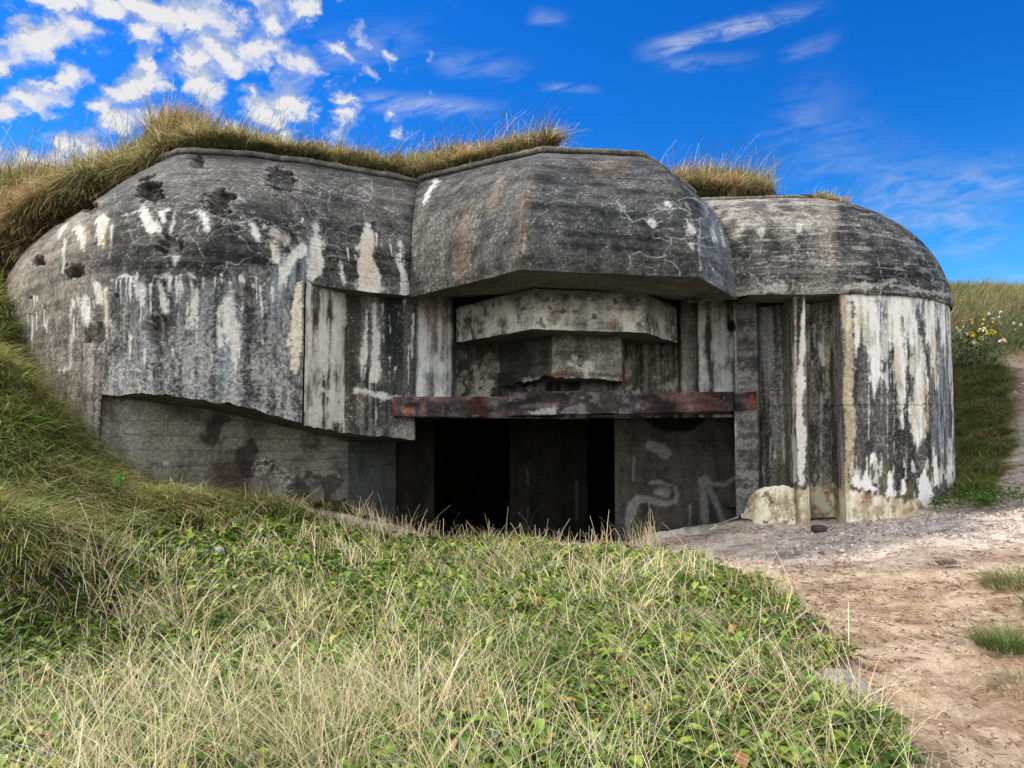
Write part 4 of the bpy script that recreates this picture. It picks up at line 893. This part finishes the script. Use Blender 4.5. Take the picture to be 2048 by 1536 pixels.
def path_pts(n, x0, x1, y0, y1, cond=None):
    x = u_(x0, x1, n); y = u_(y0, y1, n); k = sandmask(x, y) > .6
    k &= ~((x > RX0) & (x < RX1) & (y > rimY(x) - .05)) & (np.hypot(x - cx, y - cy) > rad + .15) & (x < y * .74 + .8)
    if cond is not None: k &= rng.random(n) < cond(x, y)
    x, y = x[k], y[k]; z = tz(x, y); p2 = np.stack([x, y, 0 * x], -1)
    z = z - .06 * sandmask(x, y) * ss(13, 11, y) + (fbm(p2, 3.2, 541, 3) - .5) * .09 + (fbm(p2, 11, 545, 3) - .5) * .03
    return np.stack([x, y, z], -1)
q = path_pts(19000, 3.5, 12, 8.2, 16, lambda x, y: ss(8.6, 9.8, y + (x - 5) * .25 + (fbm(np.stack([x, y, 0*x], -1), 1.2, 801, 3) - .5) * 1.6))
stones('gravel', q, np.abs(rng.normal(.013, .010, len(q))) + .005, [(.46,.41,.37),(.58,.53,.48),(.34,.28,.25),(.66,.62,.58),(.24,.18,.15)], M_plinth)
q = path_pts(4200, -2, 5.5, 2.5, 11.5); stones('gravel', q, np.abs(rng.normal(.006, .004, len(q))) + .003, [(.40,.30,.22),(.25,.18,.12),(.5,.45,.4)], M_plinth)
# twigs, straw and dark litter trodden into the sand
q = path_pts(34000, -2, 9, 2.5, 12.2, lambda x, y: (.25 + .75 * ss(.4, .6, fbm(np.stack([x, y, 0*x], -1), (1.5, 2.5, 1), 811, 3))) * (1 - .6 * ss(8.8, 9.8, y) * ss(6.5, 4.5, x))); n = len(q); q[:, 2] += .004
c = pick([(.13,.08,.05),(.17,.11,.07),(.10,.06,.04),(.30,.2,.12)], n)
blades('twig_litter', q, u_(.02, .09, n) * np.maximum(1, q[:, 1] / 5) ** .5, lod(q[:, 1], .008, 4, .8), u_(0, 6.28, n), u_(.8, 1.2, n), u_(-.2, .2, n), np.full(n, 1.0), c, c, M_dry, 2, .2, up=.12)
q = path_pts(1500, -2, 8, 2.5, 10.5); n = len(q); q[:, 2] += .008; c = pick(STRAW, n)
blades('straw_litter', q, u_(.06, .28, n), lod(q[:, 1], .003, 4, .6), u_(0, 6.28, n), u_(.9, 1.1, n), u_(-.2, .2, n), u_(.85, 1.0, n), c, c, M_dry, 4, .2, up=.2)

def rock(name, loc, size, col, label, cat, seed):
    n1, n2 = 26, 20; th = np.linspace(0, 2 * math.pi, n1); ph = np.linspace(0, math.pi, n2)
    T, H = np.meshgrid(th, ph); d = np.stack([np.cos(T) * np.sin(H), np.sin(T) * np.sin(H), np.cos(H)], -1)
    sgn = np.sign(d) * np.abs(d) ** .7; k = .72 + .6 * fbm(d.reshape(-1, 3) + seed, 1.6, seed, 4, .6).reshape(n2, n1, 1)
    k[:, -1] = k[:, 0]; k[0] = k[0].mean(); k[-1] = k[-1].mean()
    V = (sgn * k * np.array(size)).reshape(-1, 3)
    c = np.array(col) * (.6 + .8 * fbm(V, 14, seed + 3, 4))[:, None]
    o = fast_mesh(name, V, grid_faces(n2, n1), M_plinth, c, True); o.location = loc
    return tag(o, label, cat)
gpt = lambda px, Y: (lambda X: np.array([X, Y, float(tz(np.array([X]), np.array([Y]))[0])]))(P(px, 1200, Y)[0])
rock('concrete_lump', gpt(1688, 4.8) + [0, 0, -.02], (.15, .26, .12), (.24, .235, .225), 'grey concrete lump half buried where the grass meets the sand path', 'rock', 3)
rock('stone', gpt(432, 8.35) + [0, 0, .05], (.08, .065, .06), (.27, .275, .28), 'pale round stone lying among grass before the overhang', 'stone', 5)
rock('stone', gpt(392, 8.3) + [0, 0, .03], (.16, .09, .04), (.42, .37, .30), 'flat tan stone beside the pale round stone', 'stone', 8)
rock('rubble_piece', gpt(1642, 10.75) + [0, 0, .0], (.11, .07, .05), (.05, .05, .055), 'dark broken piece lying at the foot of the pale plinth', 'rubble', 11)
rock('stone', gpt(1895, 8.3) + [0, 0, .0], (.10, .05, .03), (.16, .13, .11), 'small brown stone on the sand of the path', 'stone', 15)

def tuft(x, y, label, n, rad_, hh, pal):
    z = float(tz(np.array([x]), np.array([y]))[0])
    r = rad_ * np.sqrt(rng.random(n)); a = u_(0, 6.28, n); b = np.stack([x + r * np.cos(a), y + r * np.sin(a), np.full(n, 0.)], -1); b[:, 2] = tz(b[:, 0], b[:, 1]) - .05
    c = pick(pal, n); o = blades('grass_tuft', b, u_(.4, 1, n) * hh, np.full(n, .0045), a + rng.normal(0, .4, n), u_(.2, .8, n), u_(.2, .8, n), u_(.1, .6, n), c, c * u_(.9, 1.5, n)[:, None], M_grass, 4, label=False)
    return tag(o, label, 'grass tuft')
g3 = [(.07,.12,.02),(.10,.15,.03),(.13,.16,.04)]
q = gpt(2012, 5.6); tuft(q[0], q[1], 'low dark green grass tuft growing alone in the orange sand', 900, .20, .22, g3)
q = gpt(2040, 7.2); tuft(q[0], q[1], 'grass tuft on the small sandy bank at the path edge', 1100, .30, .22, g3 + [(.3,.25,.12)])
q = gpt(2046, 4.9); tuft(q[0], q[1], 'thin half dry grass tuft in sand below the dark green tuft', 260, .2, .16, [(.3,.24,.13),(.16,.16,.06)])

# leafy dock plants on the left bank
def dock(px, Y, label, n, L0):
    q = gpt(px, Y); r = empty('dock_plant', tuple(q)); tag(r, label, 'plant', 'broad leaved plants on the left bank')
    b = np.tile(q + [0, 0, .24], (n, 1)) + rng.normal(0, .05, (n, 3)); L = u_(.6, 1, n) * L0
    leaves('foliage', b, L, L * u_(.22, .32, n), u_(0, 6.28, n), u_(.4, 1.2, n), u_(.1, .25, n), pick([(.10,.24,.03),(.14,.30,.04),(.08,.18,.03)], n), M_leaf, False, r)
    st = np.array([[0, 0, 0], [0, .02, .14]]); c0 = np.tile([[.12, .16, .04]], (1, 1))
    o = blades('stem', np.array([q]), np.array([.34]), np.array([.014]), np.array([1.]), np.array([.1]), np.array([.1]), np.array([0.]), c0, c0, M_leaf, 3, label=False)
    link_parent(o, r)
def link_parent(o, r):
    o.parent = r; o.matrix_parent_inverse = r.matrix_world.inverted()
dock(62, 9.6, 'bright green leafy plant highest on the left grassy bank', 26, .38)
dock(12, 9.3, 'bright green leafy plant at the left edge of the bank', 14, .34)
dock(222, 9.2, 'bright green leafy plant lowest on the left bank near the dry grass', 18, .30)

# flowering weeds beside the uphill path : each plant a stem with leaves and daisy heads
def flower_plant(px, py, label, yellow, k, big=1.0):
    best = None
    for Y in np.arange(14, 45, .25):
        w = P(px, py, Y); zt = float(tz(np.array([w[0]]), np.array([Y]))[0])
        if zt >= w[2] - .45: best = np.array([w[0], Y, zt]); break
    if best is None: return
    r = empty('flowering_weed', tuple(best)); tag(r, label, 'wildflower', 'flowering weeds beside the uphill path')
    n = 80 * k; b = best + np.stack([rng.normal(0, .32 * big, n), rng.normal(0, .2, n), u_(0, .6, n) * big], -1); L = u_(.06, .16, n)
    leaves('foliage', b, L, L * .35, u_(0, 6.28, n), u_(0, 1.1, n), u_(.1, .3, n), pick([(.06,.10,.025),(.08,.13,.03),(.05,.08,.02)], n), M_leaf, False, r)
    n = 2 * k; hb = best + np.stack([rng.normal(0, .34 * big, n), rng.normal(0, .2, n), u_(.6, .95, n) * big], -1)
    c = np.array([[.09, .12, .04]]); m = 9
    for t in range(n):
        f0 = hb[t] * [1, 1, 0] + [0, 0, best[2]]
        o = blades('stem', f0[None], np.array([hb[t, 2] - best[2]]), np.array([.012]), u_(0, 6.28, 1), np.zeros(1), np.zeros(1), np.zeros(1), c, c, M_leaf, 3, .1, label=False); link_parent(o, r)
        hh = np.tile(hb[t], (m, 1)); az = np.arange(m) / m * 6.283 + u_(0, 1, 1); L = np.full(m, .07 * u_(.7, 1.2, 1)[0])
        col = np.tile([[.80, .62, .03]] if yellow else [[.78, .76, .74]], (m, 1))
        leaves('flower_head', hh, L, L * .75, az, u_(-1.0, 1.3, m), np.full(m, .05), col, M_leaf, False, r)
for i, (px, py, yl, k, lb) in enumerate(((1925, 668, 1, 2, 'weed with small yellow flowers tallest beside the drum wall'), (1948, 655, 1, 2, 'yellow flowered weed highest on the slope by the hill grass'), (1972, 650, 0, 2, 'white and pale flowered weed highest beside the path'),
    (1985, 668, 1, 1, 'single yellow flowered weed right of the pale one at the hill grass'), (1945, 700, 1, 2, 'dense yellow flowered weed in the middle of the flower patch'), (1968, 706, 1, 3, 'brightest yellow flowered weed where the path begins to narrow'), (1930, 690, 0, 2, 'pale flowered weed close to the drum wall'),
    (1978, 718, 0, 1, 'low white flowered weed at the path edge'), (2032, 672, 0, 2, 'white flowered weed in tall grass right of the uphill path'))):
    flower_plant(px, py, lb, yl, k)

# ------------------------------------------------------------------ SKY, SUN, CAMERA
SUN_EL, SUN_AZ = R(51), R(-78)      # azimuth from +Y towards +X
sd = np.array([math.sin(SUN_AZ) * math.cos(SUN_EL), math.cos(SUN_AZ) * math.cos(SUN_EL), math.sin(SUN_EL)])
w = bpy.data.worlds.new('World'); scene.world = w; w.use_nodes = True; nt = w.node_tree; nt.nodes.clear(); Lk = nt.links.new
out = N(nt, 'ShaderNodeOutputWorld'); bg = N(nt, 'ShaderNodeBackground'); Lk(bg.outputs[0], out.inputs[0]); bg.inputs[1].default_value = .12
sky = N(nt, 'ShaderNodeTexSky', sky_type='NISHITA'); sky.sun_disc = False; sky.sun_elevation = SUN_EL; sky.sun_rotation = SUN_AZ; sky.air_density = 1.0; sky.dust_density = .3; sky.ozone_density = 2.0
tc = N(nt, 'ShaderNodeTexCoord')
hs = N(nt, 'ShaderNodeHueSaturation'); hs.inputs['Saturation'].default_value = 1.45; hs.inputs['Value'].default_value = 1.0; Lk(sky.outputs[0], hs.inputs['Color'])
tint = N(nt, 'ShaderNodeMix', data_type='RGBA', blend_type='MULTIPLY'); tint.inputs[0].default_value = 1; Lk(hs.outputs[0], tint.inputs[6]); tcol = N(nt, 'ShaderNodeMix', data_type='RGBA'); tcol.inputs[6].default_value = (.15, .46, .72, 1); tcol.inputs[7].default_value = (.34, .66, .80, 1)
sx = N(nt, 'ShaderNodeSeparateXYZ'); Lk(tc.outputs['Generated'], sx.inputs[0])
X_, Y_, Z_ = sx.outputs
zd = mth(nt, 'ADD', mth(nt, 'MAXIMUM', Z_, 0.0), .55)
cu = mth(nt, 'DIVIDE', X_, zd); cv = mth(nt, 'DIVIDE', Y_, zd)
def comb(a, b, c=0.0):
    n = nt.nodes.new('ShaderNodeCombineXYZ')
    for i, v in enumerate((a, b, c)):
        if isinstance(v, (int, float)): n.inputs[i].default_value = v
        else: Lk(v, n.inputs[i])
    return n.outputs[0]
def noise(vec, scale, det=5, rough=.55, dist=0):
    n = nt.nodes.new('ShaderNodeTexNoise'); n.inputs['Scale'].default_value = scale; n.inputs['Detail'].default_value = det; n.inputs['Roughness'].default_value = rough; n.inputs['Distortion'].default_value = dist
    Lk(vec, n.inputs['Vector']); return n.outputs[0]
def mr(v, a, b, c=0., d=1.):
    n = nt.nodes.new('ShaderNodeMapRange'); n.interpolation_type = 'SMOOTHSTEP'; Lk(v, n.inputs[0])
    for i, k in enumerate((a, b, c, d)): n.inputs[i + 1].default_value = k
    return n.outputs[0]
pv = comb(cu, cv)
rot = nt.nodes.new('ShaderNodeVectorRotate'); rot.rotation_type = 'Z_AXIS'; rot.inputs['Angle'].default_value = R(35); Lk(pv, rot.inputs['Vector'])
def cells(vec):
    w_ = nt.nodes.new('ShaderNodeTexNoise'); w_.inputs['Scale'].default_value = 11; w_.inputs['Detail'].default_value = 6; w_.inputs['Roughness'].default_value = .66; Lk(vec, w_.inputs['Vector'])
    sc_ = nt.nodes.new('ShaderNodeVectorMath'); sc_.operation = 'SCALE'; sc_.inputs['Scale'].default_value = .13; Lk(w_.outputs['Color'], sc_.inputs[0])
    ad = nt.nodes.new('ShaderNodeVectorMath'); ad.operation = 'ADD'; Lk(vec, ad.inputs[0]); Lk(sc_.outputs[0], ad.inputs[1])
    v_ = nt.nodes.new('ShaderNodeTexVoronoi'); v_.feature = 'SMOOTH_F1'; v_.voronoi_dimensions = '2D'; v_.inputs['Scale'].default_value = 21; v_.inputs['Smoothness'].default_value = .5; v_.inputs['Detail'].default_value = 1.0; v_.inputs['Roughness'].default_value = .35; Lk(ad.outputs[0], v_.inputs['Vector'])
    return mth(nt, 'MULTIPLY_ADD', w_.outputs[0], .35, mth(nt, 'SUBTRACT', .72, v_.outputs[0]))
puff = cells(rot.outputs[0]); puff2 = noise(pv, 4.2, 3, .5)
# coverage: a bank of altocumulus on the left of the bunker, plus an unseen bank added behind the camera as fill light
cov_l = mr(X_, .04, -.30); cov_fill = mr(Y_, .15, -.25)
cover = mth(nt, 'SUBTRACT', mth(nt, 'MAXIMUM', mth(nt, 'MULTIPLY', cov_l, .63), mth(nt, 'MULTIPLY', cov_fill, 1.0)), .52)
dens = mth(nt, 'ADD', mth(nt, 'ADD', mth(nt, 'MULTIPLY', puff, .78), mth(nt, 'MULTIPLY', puff2, .46)), cover)
alpha = mr(dens, .41, .80)
# wisps of cirrus, long strands in the gnomonic plane of the northern sky: u=x/y, w=z/y
yy = mth(nt, 'MAXIMUM', Y_, .05); gu = mth(nt, 'DIVIDE', X_, yy); gv = mth(nt, 'DIVIDE', Z_, yy)
r2 = nt.nodes.new('ShaderNodeVectorRotate'); r2.rotation_type = 'Z_AXIS'; r2.inputs['Angle'].default_value = R(-12); Lk(comb(gu, gv), r2.inputs['Vector'])
m2 = nt.nodes.new('ShaderNodeMapping'); m2.inputs['Scale'].default_value = (9, 30, 1); Lk(r2.outputs[0], m2.inputs[0])
wisp = noise(m2.outputs[0], 1.6, 5, .62, .5); wispk = mr(wisp, .32, .66)
def streak(u0, w0, u1, w1, width, strength):
    dx, dy = u1 - u0, w1 - w0; ll = math.hypot(dx, dy); dx /= ll; dy /= ll
    a = mth(nt, 'ADD', mth(nt, 'MULTIPLY', mth(nt, 'SUBTRACT', gu, u0), dx), mth(nt, 'MULTIPLY', mth(nt, 'SUBTRACT', gv, w0), dy))
    b = mth(nt, 'SUBTRACT', mth(nt, 'MULTIPLY', mth(nt, 'SUBTRACT', gv, w0), dx), mth(nt, 'MULTIPLY', mth(nt, 'SUBTRACT', gu, u0), dy))
    b2 = mth(nt, 'ADD', b, mth(nt, 'MULTIPLY', mth(nt, 'SUBTRACT', wisp, .5), width * 1.3))
    m = mr(mth(nt, 'ABSOLUTE', b2), width, 0.0); e0 = mr(a, -.01, ll * .22); e1 = mr(a, ll * 1.03, ll * .45)
    k = mth(nt, 'MULTIPLY', mth(nt, 'MULTIPLY', m, mth(nt, 'MULTIPLY', e0, e1)), wispk)
    return mth(nt, 'MULTIPLY', k, strength)
def uw(px, py):
    d = P(px, py, 1.0); return d[0], d[2]
for (a, b, wd, st) in (((1265, 108), (1680, 0), .020, .8), ((690, 195), (1040, 222), .022, .6), ((1310, 130), (1540, 112), .018, .28), ((1080, 172), (1215, 180), .010, .35), ((860, 120), (1090, 138), .03, .28), ((1840, 400), (2100, 330), .06, .42), ((1700, 350), (2100, 480), .11, .34), ((1560, 120), (1700, 60), .02, .2), ((1880, 590), (2200, 560), .03, .6), ((1060, 30), (1150, 40), .02, .22), ((600, 110), (900, 60), .05, .25), ((1560, 170), (1840, 430), .10, .18)):
    alpha = mth(nt, 'MAXIMUM', alpha, streak(*uw(*a), *uw(*b), wd, st))
Lk(mr(Z_, .42, .10), tcol.inputs[0]); Lk(tcol.outputs[2], tint.inputs[7])
# self shading of the puffs: thick middles turn greyer and bluer
off = nt.nodes.new('ShaderNodeVectorMath'); off.operation = 'ADD'; Lk(rot.outputs[0], off.inputs[0]); off.inputs[1].default_value = (-.014, .014, 0)
puffs = cells(off.outputs[0]); shade = mth(nt, 'MULTIPLY', mr(mth(nt, 'SUBTRACT', puff, puffs), -.16, .10), mr(dens, .50, .84, .45, 1.0))
cc = N(nt, 'ShaderNodeMix', data_type='RGBA'); Lk(shade, cc.inputs[0]); cc.inputs[6].default_value = (1.7, 2.05, 2.8, 1); cc.inputs[7].default_value = (3.25, 3.25, 3.35, 1)
ccb = N(nt, 'ShaderNodeMix', data_type='RGBA'); Lk(cov_fill, ccb.inputs[0]); Lk(cc.outputs[2], ccb.inputs[6]); ccb.inputs[7].default_value = (7.9, 7.85, 7.7, 1)  # added rear cloud made brighter than the visible ones to light the front
fin = N(nt, 'ShaderNodeMix', data_type='RGBA'); Lk(alpha, fin.inputs[0]); Lk(tint.outputs[2], fin.inputs[6]); Lk(ccb.outputs[2], fin.inputs[7])
Lk(fin.outputs[2], bg.inputs[0])

sl = bpy.data.lights.new('sun', 'SUN'); sl.energy = 2.6; sl.angle = R(6.0); sl.color = (1.0, .93, .82)
so = bpy.data.objects.new('sun', sl); COL.objects.link(so)
from mathutils import Vector
so.rotation_euler = Vector(sd).to_track_quat('Z', 'Y').to_euler(); so.location = tuple(sd * 40)

cam = bpy.data.cameras.new('camera'); cam.sensor_width = 36; cam.lens = 36 * F / 2048; cam.clip_end = 2000; cam.clip_start = .05
co = bpy.data.objects.new('camera', cam); co.rotation_euler = (math.pi / 2 + TH, 0, 0); COL.objects.link(co); scene.camera = co
scene.view_settings.view_transform = 'Standard'; scene.view_settings.look = 'None'; scene.view_settings.gamma = 1; scene.view_settings.exposure = 1.1
scene.cycles.max_bounces = 4; scene.cycles.diffuse_bounces = 3; scene.cycles.use_denoising = True
